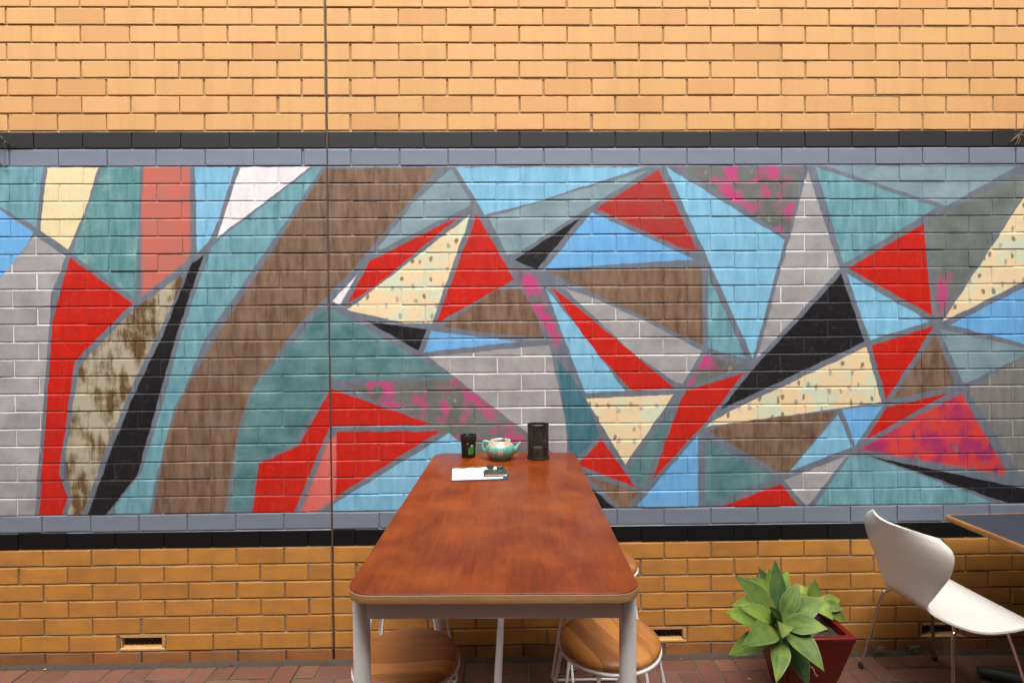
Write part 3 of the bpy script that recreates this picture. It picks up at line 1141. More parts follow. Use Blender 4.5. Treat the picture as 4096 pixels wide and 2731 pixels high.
def cup_r(z):
    return .0320 + (.0372 - .0320) * (z - .002) / .086


bm = bmesh.new()
A0, A1 = math.radians(-88), math.radians(-38)
NZ_, NA = 8, 12
g = [[None] * (NA + 1) for _ in range(NZ_ + 1)]
for i in range(NZ_ + 1):
    for j in range(NA + 1):
        u = j / NA
        z = .022 + .030 * i / NZ_
        if i == 0:
            z -= .004 * math.sin(math.pi * u)
        if i == NZ_:
            z += .006 * u - .002
        a = A0 + (A1 - A0) * u
        r = cup_r(z) + .0004
        g[i][j] = bm.verts.new((r * math.cos(a), r * math.sin(a), z))
for i in range(NZ_):
    for j in range(NA):
        bm.faces.new((g[i][j], g[i][j + 1], g[i + 1][j + 1], g[i + 1][j]))
lab = obj("label", bm, M_GREEN, cup, smooth=60)
bm = bmesh.new()
for a0, a1, z0, w in ((-70, -58, .0585, .0016), (-57, -46, .0605, .0016), (-66, -60, .0545, .0012), (-58, -52, .056, .0012), (-95, -91, .069, .0022)):
    ps = []
    for j in range(5):
        a = math.radians(a0 + (a1 - a0) * j / 4)
        z = z0 + .0006 * math.sin(j * 2.2) + .002 * j / 4
        r = cup_r(z) + .0006
        ps.append((Vector((r * math.cos(a), r * math.sin(a), z - w)), Vector((r * math.cos(a), r * math.sin(a), z + w))))
    for p, q_ in zip(ps, ps[1:]):
        bm.faces.new([bm.verts.new(v) for v in (p[0], q_[0], q_[1], p[1])])
obj("label_print", bm, M_PALE, lab, smooth=0)

# teapot
def teapot_mat():
    t = NT("glazed_turquoise_pattern")
    O = t.oco()
    s = t.n('SeparateXYZ')
    t.link(O, s.inputs[0])
    z = s.outputs['Z']
    base = t.mix(t.step(t.noise(O, 30, 4), .35, .65), (.085, .33, .27), (.145, .43, .36))
    v = t.n('TexVoronoi', feature='F1')
    t.link(O, v.inputs['Vector'])
    v.inputs['Scale'].default_value = 105
    d = v.outputs['Distance']
    ringm = t.math('MULTIPLY', t.step(d, .30, .38), t.step(d, .62, .54))
    nz = t.noise(O, 160, 2, .6)
    scr = t.math('MULTIPLY', ringm, t.step(nz, .44, .50))
    col = t.mix(t.math('MULTIPLY', scr, .85), base, (.12, .13, .085))
    # a peony and lotus scroll
    fl = t.noise(O, 30, 2, .5)
    col = t.mix(t.math('MULTIPLY', t.step(fl, .61, .66), .8), col, (.40, .11, .10))
    # dark lappet border near the foot, cream neck band above
    low = t.math('MULTIPLY', t.step(z, .026, .018), t.step(nz, .38, .52))
    col = t.mix(t.math('MULTIPLY', low, .9), col, (.075, .060, .038))
    band = t.math('MULTIPLY', t.step(z, .0735, .0748), t.step(z, .0905, .0890))
    bc = t.mix(t.step(t.noise(O, 95, 2), .50, .56), (.44, .34, .20), (.44, .19, .07))
    col = t.mix(band, col, bc)
    return t.fin(col, .16, spec=.6, coat=.4)


M_POT = teapot_mat()
M_GLZ = plain("turquoise_glaze", (.12, .40, .33), .15, var=.12, scale=30, coat=.3)
M_POR = plain("white_porcelain", (.58, .54, .50), .18, var=.04, coat=.3)
M_TEA = plain("wet_tea_leaves", (.035, .018, .010), .45, var=.6, scale=200, bump=.8)
M_TWIG = plain("dry_stem", (.16, .085, .045), .8, var=.4, scale=100)
M_SEAL = plain("pink_medallion", (.62, .36, .30), .3, var=.08)
M_SEALR = plain("red_seal_print", (.42, .045, .03), .4)
pot = thing("teapot", "turquoise patterned porcelain teapot without a lid, brown stems sticking out", "teapot", (.853, -.172, TOPZ), 0)
bm = bmesh.new()
BP = [(0, .001), (.046, .001), (.0485, .0), (.050, .002), (.0505, .006), (.058, .016), (.0655, .028), (.0705, .042), (.0710, .052), (.0685, .063), (.0625, .0725), (.0560, .0790), (.0500, .0845), (.0480, .0870)]
BPs = [(p.x, p.y) for p in catmull([(r, z, 0) for r, z in BP[4:]], 3)]
lathe(bm, BP[:4] + BPs, 56)
body = obj("body", bm, M_POT, pot, smooth=60)
bm = bmesh.new()
lathe(bm, [(.0480, .0868), (.0482, .0905), (.0474, .0924), (.0458, .0928), (.0440, .0920), (.0430, .0895), (.0428, .0840), (.0428, .0760), (.030, .0740)], 48)
obj("rim", bm, M_POR, pot, smooth=60)
bm = bmesh.new()
nn = 18
gv = [[bm.verts.new((.0426 * r_ / nn * math.cos(2 * math.pi * k / 32), .0426 * r_ / nn * math.sin(2 * math.pi * k / 32),
       .0800 + .006 * (1 - r_ / nn) + .004 * mnoise.noise(Vector((r_ * math.cos(2 * math.pi * k / 32) * .5, r_ * math.sin(2 * math.pi * k / 32) * .5, 1))))) for k in range(32)] for r_ in range(1, nn + 1)]
for a, b in zip(gv, gv[1:]):
    for k in range(32):
        bm.faces.new((a[k], a[(k + 1) % 32], b[(k + 1) % 32], b[k]))
bm.faces.new(gv[0])
obj("soil", bm, M_TEA, pot, smooth=0)
bm = bmesh.new()
for k in range(13):
    x, y = (.008 if k % 2 else .022) + rng.gauss(0, .005), .012 + rng.gauss(0, .006)
    h = rng.uniform(.012, .026)
    p = Vector((x, y, .082))
    pts = [p]
    for s_ in range(4):
        p = p + Vector((rng.gauss(0, .0028), rng.gauss(0, .0028), h / 4))
        pts.append(p)
    tube(bm, pts, [.0009, .0008, .0008, .0007, .0005], 5)
    if k % 2:
        tube(bm, [pts[3], pts[3] + Vector((rng.gauss(0, .006), rng.gauss(0, .004), .003))], [.0007, .0004], 5)
obj("dry_stems", bm, M_TWIG, pot, smooth=60, kind='stuff')
bm = bmesh.new()
sp = catmull([(.060, 0, .040), (.075, -.001, .052), (.086, -.002, .068), (.094, -.003, .0805)], 6)
rad = [.0165 - .0105 * (i / (len(sp) - 1)) ** .7 for i in range(len(sp))]
tube(bm, sp, rad, 20, caps=False)
spout = obj("spout", bm, M_GLZ, pot, smooth=60)
bm = bmesh.new()
d = (sp[-1] - sp[-2]).normalized()
tube(bm, [sp[-1] - d * .001, sp[-1] + d * .002, sp[-1] + d * .0022, sp[-1] - d * .004], [.0061, .0066, .0046, .0040], 20, caps=True)
obj("spout_lip", bm, M_POR, spout, smooth=40)
bm = bmesh.new()
hp = catmull([(-.050, 0, .0790), (-.064, .001, .0860), (-.0790, .002, .0840), (-.0840, .002, .0700), (-.0815, .001, .0520), (-.0700, 0, .0400)], 6)
tube(bm, hp, [.0058 + .0012 * abs(i / len(hp) - .5) * 2 for i in range(len(hp))], 14)
obj("handle", bm, M_GLZ, pot, smooth=60)


def on_pot(a, z, lift):
    best = None
    for (r0, z0), (r1, z1) in zip(BPs, BPs[1:]):
        if z0 <= z <= z1:
            best = r0 + (r1 - r0) * (z - z0) / max(z1 - z0, 1e-9)
    r = (best or .07) + lift
    return Vector((r * math.cos(a), r * math.sin(a), z))


bm = bmesh.new()
C0, RD = math.radians(-90), .0113
mid = bm.verts.new(on_pot(C0, .046, .0008))
rg = []
for k in range(28):
    a = 2 * math.pi * k / 28
    rg.append(bm.verts.new(on_pot(C0 + RD * math.cos(a) / .07, .046 + RD * math.sin(a), .0006)))
for k in range(28):
    bm.faces.new((mid, rg[k], rg[(k + 1) % 28]))
seal = obj("medallion", bm, M_SEAL, pot, smooth=60)
bm = bmesh.new()
for x0, x1, z0, z1 in ((-.0022, .0008, .0522, .0536), (-.0006, .0010, .0500, .0545), (-.0040, .0040, .0492, .0503), (-.0032, -.0020, .0452, .0490), (.0020, .0032, .0452, .0490), (-.0009, .0003, .0452, .0490),
                       (-.0034, .0034, .0470, .0478), (-.0055, .0055, .0438, .0450), (-.0045, -.0030, .0405, .0425), (-.0020, -.0006, .0405, .0425), (.0006, .0020, .0405, .0425), (.0030, .0045, .0405, .0425)):
    bm.faces.new([bm.verts.new(on_pot(C0 + x / .07, z, .0012)) for x, z in ((x0, z0), (x1, z0), (x1, z1), (x0, z1))])
obj("seal_print", bm, M_SEALR, seal, smooth=0)

# perforated candle lantern
M_LAN = plain("black_perforated_metal", (.012, .011, .010), .42, var=.2, scale=60)
M_GLASS = plain("pale_wax", (.55, .48, .38), .35)
lan = thing("candle_lantern", "black perforated metal candle lantern standing at the far right of the tabletop", "lantern", (1.034, -.152, TOPZ), 0)
bm = bmesh.new()
NC, NR, RL, HL = 66, 30, .0500, .160
for i in range(NC):
    for j in range(NR):
        sh = .5 if j % 2 else 0.0
        c = (i + .5 + sh) * 2 * math.pi / NC
        w_, z0 = 2 * math.pi / NC, .008 + j * (HL - .014) / NR
        h_ = (HL - .014) / NR
        hr = rng.uniform(.05, .11)
        sq, ci = [], []
        for k in range(8):
            a = 2 * math.pi * (k + .5) / 8
            ca, sa = math.cos(a), math.sin(a)
            m_ = max(abs(ca), abs(sa))
            aa = c + ca / m_ * w_ / 2
            sq.append(bm.verts.new((RL * math.cos(aa), RL * math.sin(aa), z0 + h_ / 2 + sa / m_ * h_ / 2)))
            aa = c + ca * w_ * hr
            ci.append(bm.verts.new((RL * math.cos(aa), RL * math.sin(aa), z0 + h_ / 2 + sa * h_ * hr)))
        for k in range(8):
            bm.faces.new((sq[k], sq[(k + 1) % 8], ci[(k + 1) % 8], ci[k]))
obj("perforated_shade", bm, M_LAN, lan, smooth=0)
bm = bmesh.new()
lathe(bm, [(.0505, HL - .007), (.0515, HL - .003), (.0513, HL + .003), (.0500, HL + .0045), (.0488, HL + .003), (.0490, HL - .006)], 56)
obj("rim", bm, M_LAN, lan, smooth=60)
bm = bmesh.new()
lathe(bm, [(0, 0), (.0525, 0), (.0538, .003), (.0538, .0085), (.0520, .0100), (.049, .0100), (.049, .006), (0, .006)], 56)
obj("base", bm, M_LAN, lan, smooth=40)
bm = bmesh.new()
lathe(bm, [(0, .0065), (.024, .0065), (.0245, .010), (.0245, .050), (.022, .052), (.010, .0505), (0, .050)], 32)
obj("candle", bm, M_GLASS, lan, smooth=40)

# clipboard, papers, booklet
M_NAVY = plain("navy_board", (.020, .055, .110), .5)
M_PAPER = plain("white_paper", (.80, .79, .78), .7, var=.03)
M_INK = plain("faint_print", (.34, .17, .22), .8)
M_INK2 = plain("grey_print", (.20, .20, .24), .8)
M_BOOK = plain("black_card", (.022, .021, .020), .42)
M_PAGE = plain("cream_pages", (.52, .42, .30), .8)
M_GOLD = plain("gold_print", (.42, .33, .15), .5)
M_CHR = plain("chrome", (.75, .75, .76), .12, metal=1.0)
brd = thing("clipboard", "blue clipboard with a printed white sheet lying on the wooden tabletop", "clipboard", (.763, -.447, TOPZ), math.radians(4.5))
bm = bmesh.new()
slab(bm, rrect(.232, .182, .008, 5), [(.0005, 0), (0, .0006), (0, .0026), (.0005, .0031)])
obj("board", bm, M_NAVY, brd, smooth=30)
bm = bmesh.new()
nx, ny = 30, 12
gr = [[None] * (nx + 1) for _ in range(ny + 1)]


def paper_z(u, v):
    """the loose far edge of the sheets is cockled"""
    return .0042 + .0062 * max(0, v - .55) ** 1.0 * (1 + .55 * math.sin(u * 20) * (1 - .5 * u)) + .006 * u * max(0, v - .4)


for j in range(ny + 1):
    for i in range(nx + 1):
        u, v = i / nx, j / ny
        gr[j][i] = bm.verts.new((-.112 + .208 * u, -.084 + .170 * v + .006 * u * v, paper_z(u, v)))
for j in range(ny):
    for i in range(nx):
        bm.faces.new((gr[j][i], gr[j][i + 1], gr[j + 1][i + 1], gr[j + 1][i]))
ext = bmesh.ops.extrude_face_region(bm, geom=bm.faces[:])
bmesh.ops.translate(bm, vec=(0, 0, -.0009), verts=[v for v in ext['geom'] if isinstance(v, bmesh.types.BMVert)])
sheet = obj("paper", bm, M_PAPER, brd, smooth=40)
bm = bmesh.new()
for c_ in range(4):
    u0 = .20 + c_ * .115
    for r_ in range(11):
        v = .16 + r_ * .058
        ln = rng.uniform(.035, .090)
        if r_ in (4, 8):
            continue
        P4 = []
        for du, dv in ((0, 0), (ln, 0), (ln, .022), (0, .022)):
            u, vv_ = u0 + du, v + dv
            P4.append(bm.verts.new((-.112 + .208 * u, -.084 + .170 * vv_ + .006 * u * vv_, paper_z(u, vv_) + .0004)))
        f = bm.faces.new(P4)
        f.material_index = r_ % 2
for c_ in range(4):
    u = .185 + c_ * .115
    for v0 in range(8):
        P4 = []
        for du, v in ((0, .14 + v0 * .085), (.006, .14 + v0 * .085), (.006, .14 + (v0 + 1) * .085), (0, .14 + (v0 + 1) * .085)):
            uu = u + du
            P4.append(bm.verts.new((-.112 + .208 * uu, -.084 + .170 * v + .006 * uu * v, paper_z(uu, v) + .0004)))
        f = bm.faces.new(P4)
obj("printed_text", bm, [M_INK, M_INK2], sheet, smooth=0)
bm = bmesh.new()
tube(bm, catmull([(.092, .062, .005), (.100, .064, .016), (.112, .060, .019), (.116, .030, .017), (.118, -.040, .013), (.112, -.062, .010), (.098, -.060, .006)], 5), .0021, 8)
clip = obj("clip", bm, M_CHR, brd, smooth=60)
bm = bmesh.new()
box(bm, .0800, .0960, -.030, .050, .0125, .0185, .0015)
box(bm, .0780, .1080, .040, .064, .0125, .0225, .002)
lathe(bm, [(0, .0128), (.016, .0128), (.017, .015), (.015, .019), (0, .020)], 20, .052, .070)
obj("clip_lever", bm, M_CUP, clip, smooth=30)

bk = thing("booklet", "small black booklet with gold script and a green leaf, lying on the clipboard", "booklet", (.832, -.453, TOPZ + .0058), math.radians(4.5))
bm = bmesh.new()
box(bm, -.049, .045, -.046, .040, .0004, .0024, .0004)
obj("back_cover", bm, M_BOOK, bk, smooth=0)
bm = bmesh.new()
box(bm, -.044, .046, -.044, .041, .0026, .0068, .0003)
obj("pages", bm, M_PAGE, bk, smooth=0)
bm = bmesh.new()
box(bm, -.044, .047, -.044, .042, .0070, .0086, .0004)
cov = obj("front_cover", bm, M_BOOK, bk, smooth=0)
bm = bmesh.new()


def scrawl(bm, x, y, n, step, h, z, seed):
    r_ = random.Random(seed)
    pts = [(x + i * step, y + r_.uniform(-h, h), z) for i in range(n)]
    pts = catmull(pts, 3)
    for p, q_ in zip(pts, pts[1:]):
        dx = (q_ - p).normalized()
        nn_ = Vector((-dx.y, dx.x, 0)) * .0007
        bm.faces.new([bm.verts.new(v) for v in (p - nn_, q_ - nn_, q_ + nn_, p + nn_)])


scrawl(bm, -.030, .024, 9, .0036, .005, .0089, 3)
scrawl(bm, .018, .008, 6, .0032, .004, .0089, 5)
scrawl(bm, -.030, -.016, 14, .0042, .0025, .0089, 9)
obj("cover_script", bm, M_GOLD, cov, smooth=0)
bm = bmesh.new()
lf = [(-.012, 0), (-.006, .005), (.002, .007), (.010, .004), (.014, 0), (.006, -.005), (-.004, -.006)]
bm.faces.new([bm.verts.new((.006 + x, .026 + y, .0090)) for x, y in reversed(lf)])
obj("leaf_mark", bm, plain("bright_green_print", (.05, .38, .09), .5), cov, smooth=0)

# ------------------------------------------------------------------ moulded chair on chrome legs
M_SHELL = plain("white_lacquered_shell", (.62, .59, .54), .33, var=.03, scale=4, coat=.1)
M_CHROME = plain("chrome_tube", (.72, .70, .69), .09, metal=1.0, var=.03)
chair = thing("moulded_chair", "white moulded shell chair on chrome legs beside the red planter", "chair", (2.843, -.340, 0), math.radians(6))
CL = [(-.264, .804), (-.252, .768), (-.240, .722), (-.224, .660), (-.207, .590), (-.194, .530), (-.181, .485), (-.157, .453), (-.125, .440), (-.088, .435), (-.030, .433), (.050, .436), (.130, .443), (.185, .445), (.206, .440), (.214, .433)]
HW = [.185, .238, .250, .232, .188, .150, .122, .130, .190, .243, .270, .272, .264, .254, .236, .205]
cl = catmull([(x, z, 0) for x, z in CL], 5)
hw = [p.x for p in catmull([(w, 0, 0) for w in HW], 5)]
NTt, NU = len(cl), 20
bm = bmesh.new()
G = []
for i, (c, w) in enumerate(zip(cl, hw)):
    t = i / (NTt - 1)
    row = []
    tn = (cl[min(i + 1, NTt - 1)] - cl[max(i - 1, 0)]).normalized()
    nrm = Vector((-tn.y, tn.x))                 # towards sitter
    if nrm.x < 0 and t < .4:
        nrm = -nrm
    for j in range(NU + 1):
        u = -1 + 2 * j / NU
        # the back wraps forward at its shoulders, its top edge dips between them, the seat is gently dished
        back = min(1.0, max(0, 1.15 - t / .36))
        seat = max(0, min(1, (t - .55) / .15)) * max(0, min(1, (1 - t) / .2))
        fx = .080 * back * abs(u) ** 1.8
        fz = .012 * seat * abs(u) ** 2.5
        tip = .016 * max(0, 1 - t / .10) * (-(abs(u) ** 4.0) + .2)
        nose = -.012 * max(0, (t - .86) / .14) * abs(u) ** 2
        row.append(Vector((c.x + fx + nose, u * w, c.y + fz + tip * .6)))
    G.append([Matrix.Rotation(math.radians(-3.0), 3, 'Z') @ p + Vector((-.006, -.006, 0)) for p in row])
vt = [[bm.verts.new(p) for p in row] for row in G]
for i in range(NTt - 1):
    for j in range(NU):
        bm.faces.new((vt[i][j], vt[i][j + 1], vt[i + 1][j + 1], vt[i + 1][j]))
bmesh.ops.recalc_face_normals(bm, faces=bm.faces[:])
shell = obj("seat_shell", bm, M_SHELL, chair, smooth=50)
mod = shell.modifiers.new("thickness", 'SOLIDIFY')
mod.thickness = .0105
mod.offset = 0
mod2 = shell.modifiers.new("edge", 'BEVEL')
mod2.width = .003
mod2.segments = 2
mod2.limit_method = 'ANGLE'
mod2.angle_limit = math.radians(50)
for sx, xt, xf in ((-1, -.100, -.198), (1, .085, .205)):
    for sy in (-1, 1):
        bm = bmesh.new()
        tube(bm, catmull([(xt + sx * -.05, sy * .085, .427), (xt, sy * .150, .424), (xt + sx * .022, sy * .178, .405), (xt + sx * .040, sy * .192, .36), (xf, sy * .245, .018)], 6), .0075, 14)
        leg = obj("leg", bm, M_CHROME, chair, smooth=60)
        bm = bmesh.new()
        lathe(bm, [(0, 0), (.0105, 0), (.0115, .003), (.0110, .024), (.009, .028), (0, .028)], 16, xf + sx * .001, sy * .2455)
        obj("rubber_foot", bm, M_CAPB, leg, smooth=40)
bm = bmesh.new()
lathe(bm, [(0, .418), (.085, .418), (.090, .422), (.090, .428), (.05, .434), (0, .434)], 32, .0, 0)
obj("mounting_disc", bm, M_CAPB, chair, smooth=40)

# ------------------------------------------------------------------ dark-topped cafe table at the right edge
M_LAM = plain("slate_laminate", (.030, .035, .048), .5, var=.08, scale=6, spec=.3)
M_OAK = wood_mat("oak_edge", (.40, .19, .055), (.24, .10, .025), (.45, .22, .07), 'Y', rough=.45)
M_IRON = plain("black_cast_iron", (.016, .016, .017), .5, bump=.3, scale=30)
cafe = thing("cafe_table", "slate topped cafe table with a wooden edge, cut off at the photo's right edge", "table", (3.40, -.462, 0), math.radians(1.5))
OUT2 = [(x + .20, y - .16) for x, y in rrect(1.115, 1.035, .012, 4)]  # top extended out of view to deepen the shade beneath it
bm = bmesh.new()
slab(bm, [(.20 + (x - .20) * .9825, -.16 + (y + .16) * .981) for x, y in OUT2], [(0, .730), (0, .7495), (.0008, .7505)])
obj("tabletop", bm, M_LAM, cafe, smooth=30)
bm = bmesh.new()
outer = OUT2
inner = [(.20 + (x - .20) * .983, -.16 + (y + .16) * .9818) for x, y in outer]
N = len(outer)
prof = [(0, .7500, inner), (0, .7500, outer), (0, 0, None)]
ringz = []
for (pts, z) in ((inner, .7502), ([(.20 + (x - .20) * .996, -.16 + (y + .16) * .996) for x, y in outer], .7502), (outer, .7470), (outer, .7275), ([(.20 + (x - .20) * .996, -.16 + (y + .16) * .996) for x, y in outer], .7245), (inner, .7245)):
    ringz.append([bm.verts.new((x, y, z)) for x, y in pts])
for a, b in zip(ringz, ringz[1:] + ringz[:1]):
    for i in range(N):
        bm.faces.new((a[i], a[(i + 1) % N], b[(i + 1) % N], b[i]))
bmesh.ops.recalc_face_normals(bm, faces=bm.faces[:])
obj("edge_band", bm, M_OAK, cafe, smooth=40)
bm = bmesh.new()
lathe(bm, [(0, .05), (.034, .05), (.034, .70), (.12, .722), (.12, .7243), (0, .7243)], 28)
obj("column", bm, M_IRON, cafe, smooth=40)
for k in range(4):
    a = math.radians(45 + 90 * k)
    bm = bmesh.new()
    d = Vector((math.cos(a), math.sin(a), 0))
    pts = [d * .0 + Vector((0, 0, .062)), d * .10 + Vector((0, 0, .060)), d * .25 + Vector((0, 0, .046)), d * .355 + Vector((0, 0, .030)), d * .375 + Vector((0, 0, .024))]
    tube(bm, catmull(pts, 4), [.034, .033, .033, .032, .031, .031, .030, .030, .029, .028, .027, .027, .026, .026, .024, .022, .014][:17], 14)
    for v in bm.verts:
        v.co.z = max(.004, v.co.z)
    obj("base_foot", bm, M_IRON, cafe, smooth=60)

# ------------------------------------------------------------------ planter and agave
M_POTR = plain("glazed_red_planter", (.115, .005, .004), .34, var=.18, scale=6, spec=.3)
M_SOIL = plain("potting_soil", (.030, .021, .015), .95, var=.5, scale=80, bump=1.0)
plt = thing("planter", "square tapered glossy red planter with dark soil, against the wall", "planter", (2.208, -.306, 0), 0)
bm = bmesh.new()
hs = []
prof = [(.080, 0), (.083, .004), (.100, .08), (.120, .16), (.141, .25), (.1545, .318), (.157, .328), (.1605, .334), (.1605, .3485), (.158, .351), (.138, .351), (.135, .348), (.134, .30)]
for h_, z in prof:
    o_ = rrect(2 * h_, 2 * h_ * 1.06, .009 + .005 * (h_ < .155), 4)
    hs.append([bm.verts.new((x, y, z)) for x, y in o_])
for a, b in zip(hs, hs[1:]):
    for i in range(len(a)):
        bm.faces.new((a[i], a[(i + 1) % len(a)], b[(i + 1) % len(a)], b[i]))
bm.faces.new(list(reversed(hs[0])))
obj("pot", bm, M_POTR, plt, smooth=35)
bm = bmesh.new()
nn = 26
sv = [[bm.verts.new((-.1335 + .267 * i / nn, -.1415 + .283 * j / nn, .318 + .010 * mnoise.noise(Vector((i * .35, j * .35, 0))) + .006 * mnoise.noise(Vector((i * 1.7, j * 1.7, 5))))) for i in range(nn + 1)] for j in range(nn + 1)]
for j in range(nn):
    for i in range(nn):
        bm.faces.new((sv[j][i], sv[j][i + 1], sv[j + 1][i + 1], sv[j + 1][i]))
obj("soil", bm, M_SOIL, plt, smooth=0)


def leaf_mat(name, a, b, yel):
    t = NT(name)
    O = t.oco()
    P = t.pos()
    f = t.noise(P, 16, 4, .55)
    col = t.mix(t.step(f, .32, .68), a, b)
    col = t.mix(t.math('MULTIPLY', t.step(t.noise(P, 9, 3, .5), .50, .72), yel), col, (.33, .36, .045))
    col = t.mix(t.math('MULTIPLY', t.step(t.noise(P, 55, 3, .6), .66, .74), .5), col, (.30, .31, .15))
    col = t.mix(.04, col, (.30, .36, .30))
    au, al = t.n('Attribute', attribute_name='leaf_u').outputs['Fac'], t.n('Attribute', attribute_name='leaf_t').outputs['Fac']
    cu = t.n('CombineXYZ')
    t.link(t.math('MULTIPLY', au, 9.0), cu.inputs['X'])
    t.link(t.math('MULTIPLY', al, 1.6), cu.inputs['Y'])
    t.link(t.math('MULTIPLY', t.rand(), 50.0), cu.inputs['Z'])
    ve = t.n('TexNoise')
    t.link(cu.outputs[0], ve.inputs['Vector'])
    ve.inputs['Scale'].default_value = 1.6
    ve.inputs['Detail'].default_value = 4
    col = t.mix(t.math('MULTIPLY', t.step(ve.outputs['Fac'], .45, .72), .45), col, tuple(min(1, x * 1.7) for x in b))
    ab = t.math('ABSOLUTE', au)
    col = t.mix(t.math('MULTIPLY', t.step(ab, .22, .0), .35), col, tuple(x * 1.45 for x in b))
    col = t.mix(t.math('MULTIPLY', t.step(ab, .84, .97), .65), col, (.24, .29, .13))
    col = t.mix(t.math('MULTIPLY', t.step(al, .955, 1.0), .8), col, (.17, .11, .05))
    t.bump(t.math('ADD', t.noise(P, 220, 2), t.math('MULTIPLY', ve.outputs['Fac'], 1.5)), .18, .0012)
    col = t.mix(t.math('MULTIPLY', t.rand(), .45), col, tuple(x * .55 for x in a))
    m = t.fin(col, .52, spec=.22)
    tr = t.n('BsdfTranslucent')
    t.link(col, tr.inputs['Color'])
    ms = t.n('MixShader')
    ms.inputs[0].default_value = .14
    t.link(t.b.outputs[0], ms.inputs[1])
    t.link(tr.outputs[0], ms.inputs[2])
    t.link(ms.outputs[0], t.out.inputs['Surface'])
    return m


M_LF = leaf_mat("agave_leaf", (.062, .112, .020), (.135, .200, .038), .5)
M_LFY = leaf_mat("agave_leaf_yellowed", (.095, .175, .022), (.190, .270, .032), .75)
M_LFD = leaf_mat("agave_leaf_dark", (.030, .080, .022), (.058, .125, .030), .25)
M_STEM = plain("agave_stem", (.13, .105, .065), .8, var=.4, scale=50, bump=.6)
agv = thing("agave_plant", "spineless agave with broad pale green rosettes leaning out of the red planter", "plant", (2.208, -.306, .32), 0)
BASE = Vector((2.208, -.306, .32))


def leaf(root, tip, width, sag=.02, mat=None, fold=.22, up=None, roll=0.0, kurl=0.0):
    """broad pointed blade from root to tip (world points), with thickness, gutter fold and sag"""
    a, b = Vector(root) - BASE, Vector(tip) - BASE
    ax = b - a
    Ln = ax.length
    hint = Vector(up) if up else Vector((0, -.75, .66))
    side = ax.normalized().cross(hint).normalized()
    nrm = side.cross(ax.normalized()).normalized()
    if roll:
        q_ = Matrix.Rotation(roll, 3, ax.normalized())
        side, nrm = q_ @ side, q_ @ nrm
    bm = bmesh.new()
    NL, NW = 14, 8
    lu = bm.verts.layers.float.new('leaf_u')
    lt = bm.verts.layers.float.new('leaf_t')
    T, B = [], []
    for i in range(NL + 1):
        t = i / NL
        if t < .50:
            w = .30 + .70 * math.sin(math.pi / 2 * (t / .50)) ** 1.25
        else:
            s_ = (t - .50) / .50
            w = max(0.0, 1 - s_ ** 1.75) * (1 - .18 * s_)
        w *= width * .475
        c = a + ax * t + nrm * (sag * math.sin(math.pi * t) - kurl * t * t)
        rt, rb = [], []
        th = .0048 * (1 - .65 * t)
        for j in range(NW + 1):
            u = -1 + 2 * j / NW
            lift = fold * w * (abs(u) ** 1.6) * (1.25 - .9 * t)
            wave = .0022 * math.sin(7 * t + 2.0 * u) * (1 if abs(u) > .6 else .3)
            p = c + side * (u * w) + nrm * (lift + wave)
            edge = 1 - abs(u) ** 3
            rt.append(bm.verts.new(p + nrm * th * edge * .5))
            rb.append(bm.verts.new(p - nrm * (th * edge * .5 + .0004)))
            for v in (rt[-1], rb[-1]):
                v[lu], v[lt] = u, t
        T.append(rt)
        B.append(rb)
    for i in range(NL):
        for j in range(NW):
            bm.faces.new((T[i][j], T[i][j + 1], T[i + 1][j + 1], T[i + 1][j]))
            bm.faces.new((B[i][j], B[i + 1][j], B[i + 1][j + 1], B[i][j + 1]))
        bm.faces.new((T[i][0], T[i + 1][0], B[i + 1][0], B[i][0]))
        bm.faces.new((T[i][NW], B[i][NW], B[i + 1][NW], T[i + 1][NW]))
    bmesh.ops.remove_doubles(bm, verts=bm.verts[:], dist=1e-5)
    bmesh.ops.recalc_face_normals(bm, faces=bm.faces[:])
    return obj("leaf", bm, mat or M_LF, agv, smooth=60)


leaf((1.993, -0.540, 0.434), (1.754, -0.620, 0.373), 0.085, -0.015, M_LFY)
leaf((2.021, -0.530, 0.428), (2.151, -0.560, 0.425), 0.080, 0.000, M_LFD)
leaf((2.009, -0.545, 0.437), (2.057, -0.660, 0.262), 0.092, 0.015, M_LFD)
leaf((1.985, -0.540, 0.465), (1.768, -0.550, 0.511), 0.085, -0.010, M_LFY)
leaf((1.988, -0.550, 0.478), (1.821, -0.530, 0.655), 0.092, 0.012, M_LF)
leaf((1.995, -0.550, 0.478), (2.002, -0.500, 0.701), 0.082, 0.000, M_LFD)
leaf((1.994, -0.560, 0.483), (2.091, -0.520, 0.613), 0.078, 0.015, M_LF)
leaf((2.003, -0.550, 0.470), (2.191, -0.540, 0.557), 0.090, 0.025, M_LF)
leaf((1.997, -0.570, 0.466), (2.122, -0.680, 0.505), 0.088, 0.025, M_LF)
leaf((1.998, -0.575, 0.453), (2.060, -0.760, 0.388), 0.096, 0.030, M_LF)
leaf((1.983, -0.570, 0.439), (1.872, -0.770, 0.356), 0.082, 0.020, M_LF)
leaf((1.970, -0.570, 0.462), (1.756, -0.740, 0.479), 0.098, 0.035, M_LF)
leaf((1.965, -0.580, 0.483), (1.789, -0.630, 0.575), 0.070, 0.020, M_LFY)
leaf((1.968, -0.600, 0.479), (1.930, -0.700, 0.483), 0.066, 0.030, M_LF, fold=0.35)
leaf((1.979, -0.585, 0.478), (1.902, -0.660, 0.586), 0.040, 0.000, M_LF, fold=1.2)
leaf((1.977, -0.590, 0.483), (1.911, -0.655, 0.577), 0.034, 0.000, M_LF, fold=1.3, roll=3.0)
leaf((2.068, -0.360, 0.475), (2.013, -0.330, 0.595), 0.060, 0.000, M_LFD)
leaf((2.068, -0.360, 0.475), (2.039, -0.370, 0.608), 0.075, 0.000, M_LFY)
